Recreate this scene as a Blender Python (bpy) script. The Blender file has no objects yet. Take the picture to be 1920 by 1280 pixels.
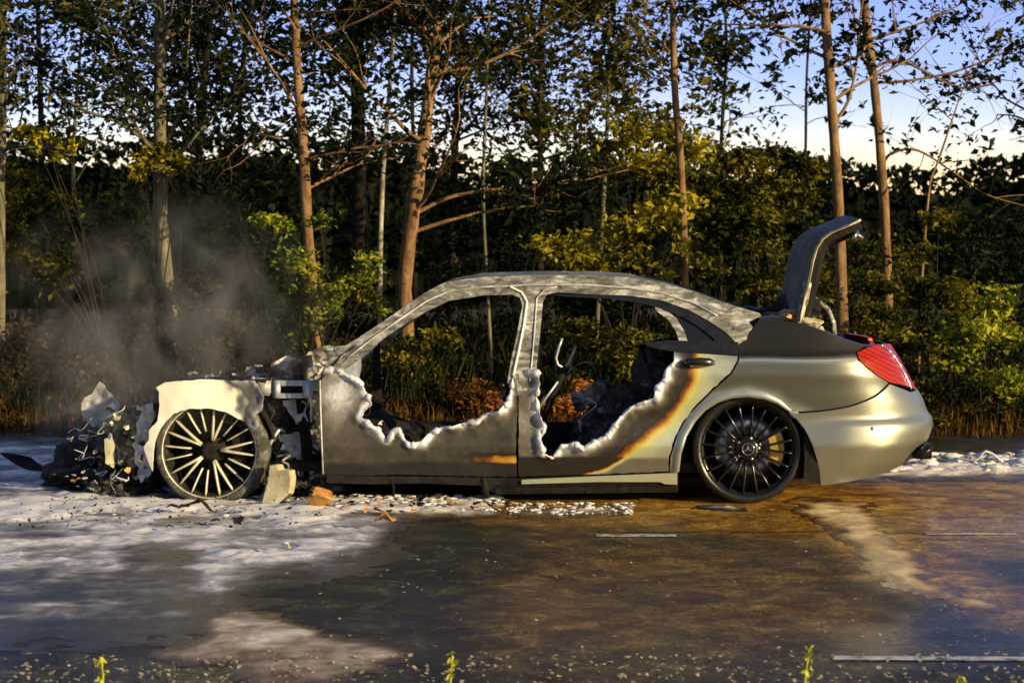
import bpy, math, random
import numpy as np
from mathutils import Vector, Matrix
from mathutils.geometry import delaunay_2d_cdt
R = math.radians
sc = bpy.context.scene
C = sc.collection
# ------------------------------------------------------------------ camera
F = 3840.0                      # focal length in photo pixels (72 mm on 36 mm / 1920 px)
CAMH = 1.57
PITCH = math.atan(200.0 / F)
cam_d = bpy.data.cameras.new('camera'); cam = bpy.data.objects.new('camera', cam_d); C.objects.link(cam)
cam.location = (0, 0, CAMH); cam.rotation_euler = (math.pi/2 - PITCH, 0, 0)
cam_d.lens = 72; cam_d.sensor_width = 36; cam_d.clip_end = 3000; cam_d.clip_start = 0.1
cam_d.dof.use_dof = True; cam_d.dof.focus_distance = 11.9; cam_d.dof.aperture_fstop = 5.0
sc.camera = cam
sc.view_settings.view_transform = 'Standard'; sc.view_settings.look = 'None'
sc.view_settings.gamma = 1; sc.view_settings.exposure = 0.5
# ------------------------------------------------------------------ sun + sky
SUN_AZ, SUN_EL = R(54), R(14)            # sun low, behind the camera and to its right
sd = Vector((math.sin(SUN_AZ)*math.cos(SUN_EL), -math.cos(SUN_AZ)*math.cos(SUN_EL), math.sin(SUN_EL)))
sun_d = bpy.data.lights.new('sun', 'SUN'); sun = bpy.data.objects.new('sun', sun_d); C.objects.link(sun)
sun_d.energy = 5.0; sun_d.angle = R(0.6); sun_d.color = (1.0, 0.78, 0.40)
sun.rotation_euler = sd.to_track_quat('Z', 'Y').to_euler()
w = bpy.data.worlds.new('World'); sc.world = w; w.use_nodes = True
nt = w.node_tree; nt.nodes.clear()
def N(nt, t, **kw):
    n = nt.nodes.new(t)
    for k, v in kw.items():
        if k.startswith('i_'): n.inputs[k[2:].replace('_', ' ')].default_value = v
        else: setattr(n, k, v)
    return n
def ramp(nt, stops, interp='LINEAR'):
    r = nt.nodes.new('ShaderNodeValToRGB'); cr = r.color_ramp; cr.interpolation = interp
    while len(cr.elements) < len(stops): cr.elements.new(0.5)
    for e, (p, c) in zip(cr.elements, stops):
        e.position = p; e.color = (c[0], c[1], c[2], 1) if hasattr(c, '__len__') else (c, c, c, 1)
    return r
out = N(nt, 'ShaderNodeOutputWorld'); bg = N(nt, 'ShaderNodeBackground'); bg.inputs['Strength'].default_value = 0.1
sky = N(nt, 'ShaderNodeTexSky'); sky.sky_type = 'NISHITA'; sky.sun_disc = False
sky.sun_elevation = SUN_EL; sky.sun_rotation = math.pi - SUN_AZ
bg2 = N(nt, 'ShaderNodeBackground'); bg2.inputs['Strength'].default_value = 1.0
tc = N(nt, 'ShaderNodeTexCoord'); sp = N(nt, 'ShaderNodeSeparateXYZ')
# dusk band: cream at the horizon going to periwinkle blue a few degrees up
rp = ramp(nt, [(0.0, (.70, .40, .18)), (.026, (.78, .56, .30)), (.040, (.66, .60, .50)), (.054, (.40, .45, .64)), (.076, (.19, .27, .66)), (.12, (.08, .14, .55)), (.3, (.04, .08, .26)), (1.0, (.03, .05, .15))])
nt.links.new(tc.outputs['Generated'], sp.inputs[0]); nt.links.new(sp.outputs['Z'], rp.inputs[0])
bk = ramp(nt, [(0.0, (.10, .07, .05)), (.05, (.12, .11, .12)), (.15, (.06, .08, .14)), (.5, (.04, .06, .14)), (1.0, (.03, .05, .12))]); nt.links.new(sp.outputs['Z'], bk.inputs[0])
mr = N(nt, 'ShaderNodeMapRange'); mr.interpolation_type = 'SMOOTHSTEP'; mr.inputs['From Min'].default_value = .0; mr.inputs['From Max'].default_value = .8; nt.links.new(sp.outputs['Y'], mr.inputs['Value'])
mxs = N(nt, 'ShaderNodeMix'); mxs.data_type = 'RGBA'; nt.links.new(mr.outputs[0], mxs.inputs[0]); nt.links.new(bk.outputs[0], mxs.inputs[6]); nt.links.new(rp.outputs[0], mxs.inputs[7]); nt.links.new(mxs.outputs[2], bg2.inputs['Color']); nt.links.new(sky.outputs[0], bg.inputs['Color'])
bg.inputs['Strength'].default_value = 0.05
ad = N(nt, 'ShaderNodeAddShader'); nt.links.new(bg.outputs[0], ad.inputs[0]); nt.links.new(bg2.outputs[0], ad.inputs[1])
nt.links.new(ad.outputs[0], out.inputs[0])

# ------------------------------------------------------------------ maths helpers
YAW = R(1.6); OY = 11.88
UX, UY = math.cos(YAW), -math.sin(YAW)      # along the road, to the right
VX, VY = math.sin(YAW), math.cos(YAW)       # across the road, away
def ray(px, py):
    dx = (px-960)/F; dz = -(py-640)/F
    return np.array([dx, math.cos(PITCH) + math.sin(PITCH)*dz, -math.sin(PITCH) + math.cos(PITCH)*dz])
def car(px, py, yl):            # photo pixel on the plane y = yl of the car (near side is -0.95) -> local x, z
    d = ray(px, py); v = yl + 0.95
    t = (v + OY*VY) / (d[0]*VX + d[1]*VY)
    return ((t*d[0])*UX + (t*d[1]-OY)*UY, CAMH + t*d[2])
def gnd(px, py):                # photo pixel on the ground -> world x, y
    d = ray(px, py); t = -CAMH/d[2]; return (t*d[0], t*d[1])
def at(px, py, Y):              # photo pixel at world depth Y -> x, Y, z
    d = ray(px, py); t = Y/d[1]; return (t*d[0], Y, CAMH+t*d[2])
def to_px(X, Y, Z):             # world -> photo pixel (for laying out stains), arrays
    Z = Z-CAMH; f = Y*math.cos(PITCH) - Z*math.sin(PITCH); u = Y*math.sin(PITCH) + Z*math.cos(PITCH)
    return 960 + F*X/f, 640 - F*u/f
def road2w(u, v): return (u*UX + v*VX, OY + u*UY + v*VY)
def w2road(X, Y): return (X*UX + (Y-OY)*UY, X*VX + (Y-OY)*VY)
def hsh(i, j, k, s):
    h = (i*374761393 + j*668265263 + k*2147483647 + s*974634777) & 0xffffffff
    h = ((h ^ (h >> 13))*1274126177) & 0xffffffff
    return ((h ^ (h >> 16)) & 0xffff)/65535.0
def vnoise(x, y, z=0.0, s=0):
    x, y, z = np.broadcast_arrays(np.asarray(x, float), np.asarray(y, float), np.asarray(z, float))
    xi, yi, zi = [np.floor(a).astype(np.int64) for a in (x, y, z)]
    f = [a-b for a, b in ((x, xi), (y, yi), (z, zi))]; f = [a*a*(3-2*a) for a in f]
    r = 0
    for a in (0, 1):
        for b in (0, 1):
            for c in (0, 1):
                wt = (f[0] if a else 1-f[0])*(f[1] if b else 1-f[1])*(f[2] if c else 1-f[2])
                r = r + wt*hsh(xi+a, yi+b, zi+c, s)
    return r*2-1
def fbm(x, y, z=0.0, s=0, o=4):
    r = 0; a = 1; n = 0
    for i in range(o):
        r = r + a*vnoise(np.asarray(x)*2**i, np.asarray(y)*2**i, np.asarray(z)*2**i, s+i); n += a; a *= .5
    return r/n
def seg_dist(P, poly, closed=True):
    P = np.asarray(P, float); d = np.full(len(P), 1e9); n = len(poly)
    for i in range(n if closed else n-1):
        a = np.array(poly[i], float); b = np.array(poly[(i+1) % n], float); ab = b-a
        t = np.clip(((P-a)@ab)/max(ab@ab, 1e-12), 0, 1)
        d = np.minimum(d, np.hypot(*(P-a-t[:, None]*ab).T))
    return d
def inside(P, poly):
    P = np.asarray(P, float); r = np.zeros(len(P), bool); n = len(poly)
    for i in range(n):
        x1, y1 = poly[i]; x2, y2 = poly[(i+1) % n]
        if y1 == y2: continue
        c = ((y1 > P[:, 1]) != (y2 > P[:, 1])) & (P[:, 0] < (x2-x1)*(P[:, 1]-y1)/(y2-y1)+x1)
        r ^= c
    return r
def sdf(P, poly):
    d = seg_dist(P, poly); return np.where(inside(P, poly), d, -d)
def side_of(P, line):           # signed distance to an open polyline (positive on its left)
    P = np.asarray(P, float); d = np.full(len(P), 1e9); s = np.ones(len(P))
    for i in range(len(line)-1):
        a = np.array(line[i], float); b = np.array(line[i+1], float); ab = b-a
        t = np.clip(((P-a)@ab)/max(ab@ab, 1e-12), 0, 1); q = P-a-t[:, None]*ab
        dd = np.hypot(*q.T); m = dd < d-1e-9
        cr = ab[0]*(P[:, 1]-a[1]) - ab[1]*(P[:, 0]-a[0])
        s = np.where(m, np.sign(cr), s); d = np.where(m, dd, d)
    return d*s
sstep = lambda a, b, x: (lambda t: t*t*(3-2*t))(np.clip((x-a)/(b-a), 0, 1))

# ------------------------------------------------------------------ mesh helpers
class MB:
    def __init__(s): s.v = []; s.f = []; s.sm = []
    def add(s, vs, fs, smooth=True):
        o = len(s.v); s.v += [tuple(map(float, p)) for p in vs]
        s.f += [tuple(i+o for i in f) for f in fs]; s.sm += [smooth]*len(fs)
    def box(s, c, d, rot=None, bev=0.0):
        hx, hy, hz = [q/2 for q in d]; b = min(bev, hx*.9, hy*.9, hz*.9)
        if b <= 0:
            vs = [(x, y, z) for x in (-hx, hx) for y in (-hy, hy) for z in (-hz, hz)]
            fs = [(0, 1, 3, 2), (4, 6, 7, 5), (0, 4, 5, 1), (2, 3, 7, 6), (0, 2, 6, 4), (1, 5, 7, 3)]
        else:
            import bmesh
            bm = bmesh.new(); bmesh.ops.create_cube(bm, size=1)
            for v in bm.verts: v.co = Vector((v.co.x*2*hx, v.co.y*2*hy, v.co.z*2*hz))
            bmesh.ops.bevel(bm, geom=bm.edges[:], offset=b, segments=2, affect='EDGES')
            vs = [tuple(v.co) for v in bm.verts]; fs = [tuple(v.index for v in f.verts) for f in bm.faces]; bm.free()
        m = rot.to_3x3() if rot is not None else None
        vs = [((m @ Vector(v)) if m else Vector(v)) + Vector(c) for v in vs]
        s.add(vs, fs, bev > 0)
    def tube(s, pts, rad, n=8, cap=True, smooth=True):
        P = [Vector(p) for p in pts]; k = len(P)
        if not hasattr(rad, '__len__'): rad = [rad]*k
        up = Vector((0, 0, 1)); vs = []; prev = None
        for i, p in enumerate(P):
            t = (P[min(i+1, k-1)]-P[max(i-1, 0)])
            if t.length < 1e-9: t = Vector((0, 0, 1))
            t.normalize()
            if prev is None:
                a = t.orthogonal().normalized()
            else:
                a = (prev - t*prev.dot(t))
                a = a.normalized() if a.length > 1e-6 else t.orthogonal().normalized()
            prev = a; b = t.cross(a)
            for j in range(n):
                q = 2*math.pi*j/n; vs.append(p + (a*math.cos(q)+b*math.sin(q))*rad[i])
        fs = [(i*n+j, i*n+(j+1) % n, (i+1)*n+(j+1) % n, (i+1)*n+j) for i in range(k-1) for j in range(n)]
        if cap: fs += [tuple(reversed(range(n))), tuple((k-1)*n+j for j in range(n))]
        s.add(vs, fs, smooth)
    def lathe(s, prof, c, n=64, closed=True, fx=None):      # profile (r, y), axis = local y through c
        vs = []; m = len(prof)
        for i in range(n):
            q = 2*math.pi*i/n
            for r, y in prof: vs.append((c[0]+r*math.cos(q), c[1]+y, c[2]+r*math.sin(q)))
        fs = []
        for i in range(n):
            for j in range(m if closed else m-1):
                fs.append((i*m+j, i*m+(j+1) % m, ((i+1) % n)*m+(j+1) % m, ((i+1) % n)*m+j))
        if fx: vs = [fx(v) for v in vs]
        s.add(vs, fs)
    def build(s, name, mat, parent=None, attrs=None):
        me = bpy.data.meshes.new(name); me.from_pydata(s.v, [], s.f); me.update()
        me.polygons.foreach_set('use_smooth', s.sm)
        return link(name, me, mat, parent, attrs)
def link(name, me, mat, parent=None, attrs=None):
    o = bpy.data.objects.new(name, me); C.objects.link(o)
    if mat: me.materials.append(mat)
    if parent: o.parent = parent
    for k, v in (attrs or {}).items():
        a = me.attributes.new(k, 'FLOAT', 'POINT'); a.data.foreach_set('value', np.asarray(v, np.float32))
    return o
def np_mesh(name, V, Fq, smooth=False, ftint=None):
    V = np.asarray(V, np.float32); Fq = np.asarray(Fq, np.int32); k = Fq.shape[1]
    me = bpy.data.meshes.new(name); me.vertices.add(len(V)); me.vertices.foreach_set('co', V.ravel())
    me.loops.add(Fq.size); me.loops.foreach_set('vertex_index', Fq.ravel())
    me.polygons.add(len(Fq)); me.polygons.foreach_set('loop_start', np.arange(len(Fq), dtype=np.int32)*k)
    me.polygons.foreach_set('loop_total', np.full(len(Fq), k, np.int32))
    me.polygons.foreach_set('use_smooth', np.full(len(Fq), smooth))
    me.update(calc_edges=True)
    if ftint is not None:
        a = me.attributes.new('tint', 'FLOAT', 'FACE'); a.data.foreach_set('value', np.asarray(ftint, np.float32))
    return me
def tag(o, label=None, cat=None, group=None, kind=None):
    if label: o['label'] = label
    if cat: o['category'] = cat
    if group: o['group'] = group
    if kind: o['kind'] = kind
    return o
def empty(name, loc=(0, 0, 0), rz=0, **kw):
    o = bpy.data.objects.new(name, None); C.objects.link(o); o.location = loc; o.rotation_euler = (0, 0, rz)
    o.empty_display_size = .2
    return tag(o, **kw)

# ------------------------------------------------------------------ materials
M = {}
def mat(name, col=(.5, .5, .5), rough=.6, metal=0, spec=.5):
    m = bpy.data.materials.new(name); m.use_nodes = True; b = m.node_tree.nodes['Principled BSDF']
    b.inputs['Base Color'].default_value = (*col, 1); b.inputs['Roughness'].default_value = rough
    b.inputs['Metallic'].default_value = metal; b.inputs['Specular IOR Level'].default_value = spec
    M[name] = m; return m, m.node_tree, b
def noise(nt, scale, detail=6, rough=.6, stretch=None, co='Object', dist=0):
    t = N(nt, 'ShaderNodeTexCoord'); n = N(nt, 'ShaderNodeTexNoise')
    n.inputs['Scale'].default_value = scale; n.inputs['Detail'].default_value = detail; n.inputs['Roughness'].default_value = rough
    n.inputs['Distortion'].default_value = dist
    if stretch:
        mp = N(nt, 'ShaderNodeMapping'); mp.inputs['Scale'].default_value = stretch
        nt.links.new(t.outputs[co], mp.inputs[0]); nt.links.new(mp.outputs[0], n.inputs['Vector'])
    else: nt.links.new(t.outputs[co], n.inputs['Vector'])
    return n
def bump(nt, b, hsock, strength=.5, dist=.01):
    bp = N(nt, 'ShaderNodeBump'); bp.inputs['Strength'].default_value = strength; bp.inputs['Distance'].default_value = dist
    nt.links.new(hsock, bp.inputs['Height']); nt.links.new(bp.outputs[0], b.inputs['Normal']); return bp
def noisy(name, stops, scale=8, rough=.7, metal=0, bs=.5, bd=.01, stretch=None, detail=8, bscale=None, spec=.5, dist=0):
    m, nt, b = mat(name, rough=rough, metal=metal, spec=.15 if name in ('soot', 'charcoal') or name.startswith('bark') else spec)
    n = noise(nt, scale, detail, .65, stretch, dist=dist); r = ramp(nt, stops)
    nt.links.new(n.outputs['Fac'], r.inputs[0]); nt.links.new(r.outputs[0], b.inputs['Base Color'])
    n2 = noise(nt, bscale or scale*4, 6, .7)
    bump(nt, b, n2.outputs['Fac'], bs, bd)
    return m
def mixn(nt, fac, a, b):
    m = N(nt, 'ShaderNodeMix'); m.data_type = 'RGBA'
    for s, k in ((fac, 0), (a, 6), (b, 7)):
        if hasattr(s, 'is_linked'): nt.links.new(s, m.inputs[k])
        elif hasattr(s, '__len__'): m.inputs[k].default_value = (*s, 1)
        else: m.inputs[k].default_value = s
    return m.outputs[2]
def mth(nt, op, a, b=None, clamp=False):
    m = N(nt, 'ShaderNodeMath'); m.operation = op; m.use_clamp = clamp
    for s, k in ((a, 0), (b, 1)):
        if s is None: continue
        if hasattr(s, 'is_linked'): nt.links.new(s, m.inputs[k])
        else: m.inputs[k].default_value = s
    return m.outputs[0]
noisy('soot', [(.3, (.006, .006, .006)), (.6, (.022, .02, .018)), (.8, (.09, .085, .08))], 9, .75, 0, .8, .02)
noisy('charcoal', [(.35, (.004, .004, .004)), (.58, (.02, .018, .017)), (.7, (.13, .12, .11)), (.8, (.3, .29, .28))], 14, .6, 0, 1, .03, dist=.5)
noisy('ash_cream', [(.32, (.02, .02, .018)), (.45, (.16, .15, .10)), (.58, (.5, .47, .30)), (.72, (.8, .77, .55))], 15, .7, 0, 1, .03, dist=.8)
noisy('ash_char', [(.3, (.006, .006, .006)), (.5, (.03, .028, .026)), (.6, (.14, .13, .12)), (.72, (.42, .41, .38))], 17, .7, 0, 1, .03, dist=.8)
noisy('burnt_metal', [(.28, (.03, .028, .025)), (.42, (.13, .125, .11)), (.52, (.27, .265, .24)), (.60, (.5, .49, .46)), (.72, (.78, .77, .74))], 6, .5, .3, .6, .014, (1, 2.6, 2.6), dist=1.4)
noisy('roof_metal', [(.25, (.06, .058, .05)), (.45, (.17, .165, .15)), (.6, (.28, .275, .25)), (.75, (.45, .44, .4))], 5, .45, .4, .5, .02, dist=1.2)
noisy('ash_metal', [(.3, (.16, .16, .17)), (.5, (.42, .43, .46)), (.7, (.72, .73, .78))], 9, .5, .2, .5, .01, dist=.5)
noisy('black_trim', [(.3, (.006, .006, .006)), (.7, (.02, .02, .02))], 20, .25, 0, .15, .003)
noisy('rubber', [(.3, (.008, .008, .008)), (.7, (.022, .022, .021))], 18, .32, 0, .3, .004)
noisy('burnt_rubber', [(.3, (.02, .02, .018)), (.5, (.07, .068, .06)), (.66, (.2, .2, .18)), (.8, (.5, .5, .44))], 16, .8, 0, 1, .02, dist=.6)
noisy('black_alloy', [(.3, (.012, .012, .013)), (.7, (.03, .03, .032))], 10, .18, .6, .1, .002)
noisy('cream_alloy', [(.3, (.36, .35, .24)), (.6, (.62, .60, .44)), (.8, (.8, .78, .62))], 8, .45, .2, .3, .004)
noisy('steel', [(.3, (.25, .25, .25)), (.7, (.5, .5, .5))], 20, .35, .9, .2, .002)
noisy('chrome', [(.3, (.7, .7, .7)), (.7, (.85, .85, .85))], 20, .15, 1, .05, .001)
noisy('caliper', [(.3, (.35, .22, .05)), (.7, (.7, .48, .14))], 12, .4, .5, .2, .003)
noisy('white_fender', [(.2, (.32, .31, .25)), (.36, (.80, .79, .66)), (.75, (.93, .92, .80))], 5, .5, 0, .25, .008, dist=.6)
noisy('cream_plastic', [(.3, (.3, .27, .16)), (.6, (.62, .57, .38)), (.8, (.75, .7, .5))], 9, .6, 0, .5, .01)
noisy('galvanised', [(.3, (.25, .27, .3)), (.6, (.5, .53, .57)), (.8, (.66, .68, .7))], 12, .4, .5, .3, .004)
noisy('foam_chunk', [(.3, (.4, .4, .4)), (.6, (.75, .75, .76)), (.8, (.9, .9, .9))], 14, .8, 0, .7, .02)
noisy('rust_leaf', [(.3, (.25, .09, .02)), (.6, (.6, .3, .07)), (.8, (.75, .5, .2))], 14, .5, 0, .5, .01)
noisy('dirt', [(.3, (.012, .011, .007)), (.55, (.03, .025, .013)), (.8, (.06, .045, .02))], 2.5, .95, 0, 1, .05)
noisy('stone', [(.3, (.1, .09, .07)), (.6, (.32, .28, .2)), (.8, (.6, .56, .45))], 9, .6, 0, .5, .01)
noisy('line_paint', [(.38, (.06, .055, .045)), (.48, (.45, .45, .42)), (.7, (.72, .72, .70))], 16, .4, 0, .4, .003)
noisy('crack', [(.3, (.004, .004, .004)), (.7, (.012, .011, .01))], 10, .6)
# the side panels: one ramp from silver paint through scorched paint and soot to bare ash-coloured metal
def burn_paint(name, paint, paint2, rough=.3):
    m, nt, b = mat(name, rough=rough, metal=.35)
    ma = N(nt, 'ShaderNodeAttribute'); ma.attribute_name = 'burn'; mm_ = ramp(nt, [(0, .75), (.12, .5), (.3, .2), (.5, .1), (1, .25)]); nt.links.new(ma.outputs['Fac'], mm_.inputs[0]); nt.links.new(mm_.outputs[0], b.inputs['Metallic'])
    a = N(nt, 'ShaderNodeAttribute'); a.attribute_name = 'burn'
    n = noise(nt, 6, 7, .7, dist=.5)
    f = mth(nt, 'ADD', a.outputs['Fac'], mth(nt, 'MULTIPLY', mth(nt, 'SUBTRACT', n.outputs['Fac'], .5), mth(nt, 'MULTIPLY', a.outputs['Fac'], .36)))
    nf = noise(nt, 34, 8, .8, (1, 1, .7)); f = mth(nt, 'ADD', f, mth(nt, 'MULTIPLY', mth(nt, 'SUBTRACT', nf.outputs['Fac'], .5), mth(nt, 'MULTIPLY', a.outputs['Fac'], .26)))
    r = ramp(nt, [(0, paint), (.14, paint2), (.24, (.62, .62, .2)), (.31, (.55, .33, .04)), (.38, (.2, .065, .012)), (.44, (.02, .014, .01)), (.60, (.018, .017, .015)), (.70, (.06, .054, .045)), (.80, (.13, .12, .11)), (.90, (.30, .30, .32)), (1, (.68, .70, .80))])
    nt.links.new(f, r.inputs[0]); nt.links.new(r.outputs[0], b.inputs['Base Color'])
    rr = ramp(nt, [(0, .33), (.3, .38), (.5, .5), (.75, .6), (1, .5)]); nt.links.new(f, rr.inputs[0]); nt.links.new(rr.outputs[0], b.inputs['Roughness'])
    n2 = noise(nt, 22, 6, .7)
    bp = bump(nt, b, n2.outputs['Fac'], .5, .006); nt.links.new(mth(nt, 'MULTIPLY', a.outputs['Fac'], .7, True), bp.inputs['Strength'])
    return m
burn_paint('silver_paint', (.25, .25, .235), (.52, .57, .46))
# lamp, glass
m, nt, b = mat('red_lamp', (.5, .02, .01), .35, spec=.2); b.inputs['Coat Weight'].default_value = .1
wv = N(nt, 'ShaderNodeTexWave'); wv.bands_direction = 'Z'; wv.inputs['Scale'].default_value = 13; wv.inputs['Distortion'].default_value = 2.5
tcn = N(nt, 'ShaderNodeTexCoord'); mp = N(nt, 'ShaderNodeMapping'); mp.inputs['Rotation'].default_value = (0, R(-25), 0)
nt.links.new(tcn.outputs['Object'], mp.inputs[0]); nt.links.new(mp.outputs[0], wv.inputs[0])
r = ramp(nt, [(.2, (.24, .008, .001)), (.6, (.28, .013, .002)), (.95, (.34, .026, .004))]); nt.links.new(wv.outputs['Fac'], r.inputs[0]); nt.links.new(r.outputs[0], b.inputs['Base Color'])
m, nt, b = mat('dark_glass', (.01, .012, .014), .06)
m, nt, b = mat('clear_lens', (.6, .6, .6), .05); b.inputs['Transmission Weight'].default_value = .6
# leaves
def leaf_mat(name, stops, trans=.35):
    m, nt, b = mat(name, rough=.6, spec=.08)
    a = N(nt, 'ShaderNodeAttribute'); a.attribute_name = 'tint'
    r = ramp(nt, stops); nt.links.new(a.outputs['Fac'], r.inputs[0]); nt.links.new(r.outputs[0], b.inputs['Base Color'])
    tr = N(nt, 'ShaderNodeBsdfTranslucent'); nt.links.new(r.outputs[0], tr.inputs['Color'])
    mx = N(nt, 'ShaderNodeMixShader'); mx.inputs[0].default_value = trans
    nt.links.new(b.outputs[0], mx.inputs[1]); nt.links.new(tr.outputs[0], mx.inputs[2])
    nt.links.new(mx.outputs[0], nt.nodes['Material Output'].inputs[0])
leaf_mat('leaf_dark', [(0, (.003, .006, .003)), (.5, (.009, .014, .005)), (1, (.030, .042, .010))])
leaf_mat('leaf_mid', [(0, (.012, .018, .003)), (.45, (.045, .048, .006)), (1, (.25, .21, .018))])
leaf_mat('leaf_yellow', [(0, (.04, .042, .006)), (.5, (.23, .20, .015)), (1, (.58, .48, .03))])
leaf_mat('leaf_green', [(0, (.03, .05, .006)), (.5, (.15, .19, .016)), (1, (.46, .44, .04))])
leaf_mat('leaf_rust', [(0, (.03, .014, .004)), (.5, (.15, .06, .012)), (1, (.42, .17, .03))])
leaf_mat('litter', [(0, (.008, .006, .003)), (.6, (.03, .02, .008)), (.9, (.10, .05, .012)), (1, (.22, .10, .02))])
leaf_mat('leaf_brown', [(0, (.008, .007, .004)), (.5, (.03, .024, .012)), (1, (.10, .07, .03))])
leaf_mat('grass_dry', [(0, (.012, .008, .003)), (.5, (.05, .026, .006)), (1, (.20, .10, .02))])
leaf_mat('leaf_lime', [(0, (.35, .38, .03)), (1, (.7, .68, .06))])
noisy('bark_warm', [(.3, (.07, .04, .02)), (.5, (.20, .115, .055)), (.7, (.34, .22, .12))], 6, .85, 0, .8, .02, (2, 2, .5), dist=.4)
noisy('bark_pale', [(.3, (.12, .10, .07)), (.5, (.3, .27, .2)), (.7, (.5, .46, .38))], 6, .85, 0, .8, .02, (2, 2, .7))
noisy('bark_dark', [(.3, (.008, .007, .005)), (.5, (.02, .016, .012)), (.7, (.05, .04, .028))], 6, .9, 0, .8, .02, (2, 2, .5))
noisy('bark_grey', [(.3, (.05, .045, .03)), (.5, (.13, .12, .08)), (.7, (.24, .21, .14))], 6, .9, 0, .8, .02, (2, 2, .5))
# road
m, nt, b = mat('asphalt', rough=.4, spec=.25)
amb = N(nt, 'ShaderNodeAttribute'); amb.attribute_name = 'amber_glow'
we = N(nt, 'ShaderNodeAttribute'); we.attribute_name = 'wet'
n1a = noise(nt, 42, 10, .95, (1, .45, 1)); n1b = noise(nt, 5, 8, .75, dist=.5); vo = N(nt, 'ShaderNodeTexVoronoi'); vo.inputs['Scale'].default_value = 42; vt = N(nt, 'ShaderNodeTexCoord'); nt.links.new(vt.outputs['Object'], vo.inputs[0]); n3 = noise(nt, 1.6, 6, .6)
class _S: pass
spk = mth(nt, 'MULTIPLY', mth(nt, 'LESS_THAN', vo.outputs['Distance'], .16), mth(nt, 'GREATER_THAN', n1b.outputs['Fac'], .52))
n1 = _S(); n1.outputs = {'Fac': mth(nt, 'ADD', mth(nt, 'ADD', mth(nt, 'MULTIPLY', n1a.outputs['Fac'], .9), mth(nt, 'MULTIPLY', mth(nt, 'SUBTRACT', n1b.outputs['Fac'], .5), .55)), mth(nt, 'MULTIPLY', spk, .12))}
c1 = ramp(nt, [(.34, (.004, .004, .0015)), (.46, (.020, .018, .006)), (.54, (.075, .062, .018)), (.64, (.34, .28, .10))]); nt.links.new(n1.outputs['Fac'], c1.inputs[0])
c2 = ramp(nt, [(.34, (.07, .030, .004)), (.47, (.40, .19, .022)), (.6, (.95, .62, .14))]); nt.links.new(n1.outputs['Fac'], c2.inputs[0])  # amber lamp light reflected by the wet road, put into the base colour
col = mixn(nt, amb.outputs['Fac'], c1.outputs[0], c2.outputs[0])
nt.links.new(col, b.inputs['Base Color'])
rf = mth(nt, 'SUBTRACT', .66, mth(nt, 'MULTIPLY', we.outputs['Fac'], .56)); rf = mth(nt, 'ADD', rf, mth(nt, 'MULTIPLY', mth(nt, 'SUBTRACT', n3.outputs['Fac'], .5), .25), True)
nt.links.new(rf, b.inputs['Roughness'])
nb = noise(nt, 130, 4, .7); nb2 = noise(nt, 9, 5, .6, (1, 3, 1))
nb3 = noise(nt, 15, 3, .6, (1, 2.4, 1), dist=.4)
dry = mth(nt, 'SUBTRACT', 1.0, we.outputs['Fac'], True)
h = mth(nt, 'ADD', mth(nt, 'MULTIPLY', mth(nt, 'ADD', nb.outputs['Fac'], mth(nt, 'MULTIPLY', nb2.outputs['Fac'], 1.2)), dry), mth(nt, 'MULTIPLY', nb3.outputs['Fac'], 1.6))
bpn = bump(nt, b, h, .8, .010); nt.links.new(mth(nt, 'SUBTRACT', .85, mth(nt, 'MULTIPLY', we.outputs['Fac'], .55)), bpn.inputs['Strength'])
# foam
m, nt, b = mat('foam', rough=.55, spec=.4)
th = N(nt, 'ShaderNodeAttribute'); th.attribute_name = 'thick'
tn = N(nt, 'ShaderNodeAttribute'); tn.attribute_name = 'tan'
n1 = noise(nt, 5, 10, .78, (1, .8, 1), dist=1.2); n2 = noise(nt, 40, 6, .7)
f = mth(nt, 'ADD', th.outputs['Fac'], mth(nt, 'MULTIPLY', mth(nt, 'SUBTRACT', n1.outputs['Fac'], .5), 1.5), True)
r = ramp(nt, [(0, (.028, .024, .018)), (.25, (.06, .055, .048)), (.5, (.16, .15, .142)), (.75, (.33, .315, .31)), (1, (.74, .71, .72))]); nt.links.new(f, r.inputs[0])
r2 = ramp(nt, [(0, (.10, .045, .014)), (.2, (.26, .14, .045)), (.5, (.55, .36, .15)), (1, (.90, .70, .38))]); nt.links.new(f, r2.inputs[0])
nt.links.new(mixn(nt, tn.outputs['Fac'], r.outputs[0], r2.outputs[0]), b.inputs['Base Color'])
bump(nt, b, mth(nt, 'ADD', n1.outputs['Fac'], mth(nt, 'MULTIPLY', n2.outputs['Fac'], .5)), .3, .010)
rr = ramp(nt, [(0, .22), (.5, .45), (1, .75)]); nt.links.new(f, rr.inputs[0]); nt.links.new(rr.outputs[0], b.inputs['Roughness'])

# ------------------------------------------------------------------ SETTING: ground, road, foam
def grid_mesh(name, xs, ys, zf, m, keep=None, attrs=None, smooth=True):
    X, Y = np.meshgrid(xs, ys); Z = zf(X, Y); nx, ny = len(xs), len(ys)
    V = np.stack([X.ravel(), Y.ravel(), Z.ravel()], 1)
    i, j = np.meshgrid(np.arange(nx-1), np.arange(ny-1)); a = (j*nx+i).ravel()
    Fq = np.stack([a, a+1, a+nx+1, a+nx], 1)
    if keep is not None:
        k = keep.ravel(); Fq = Fq[k[Fq].any(1)]
        used = np.unique(Fq); mp_ = -np.ones(len(V), int); mp_[used] = np.arange(len(used)); Fq = mp_[Fq]; V = V[used]
        attrs = {q: v.ravel()[used] for q, v in (attrs or {}).items()}
    else: attrs = {q: v.ravel() for q, v in (attrs or {}).items()}
    return link(name, np_mesh(name, V, Fq, smooth), m, None, attrs)
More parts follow.
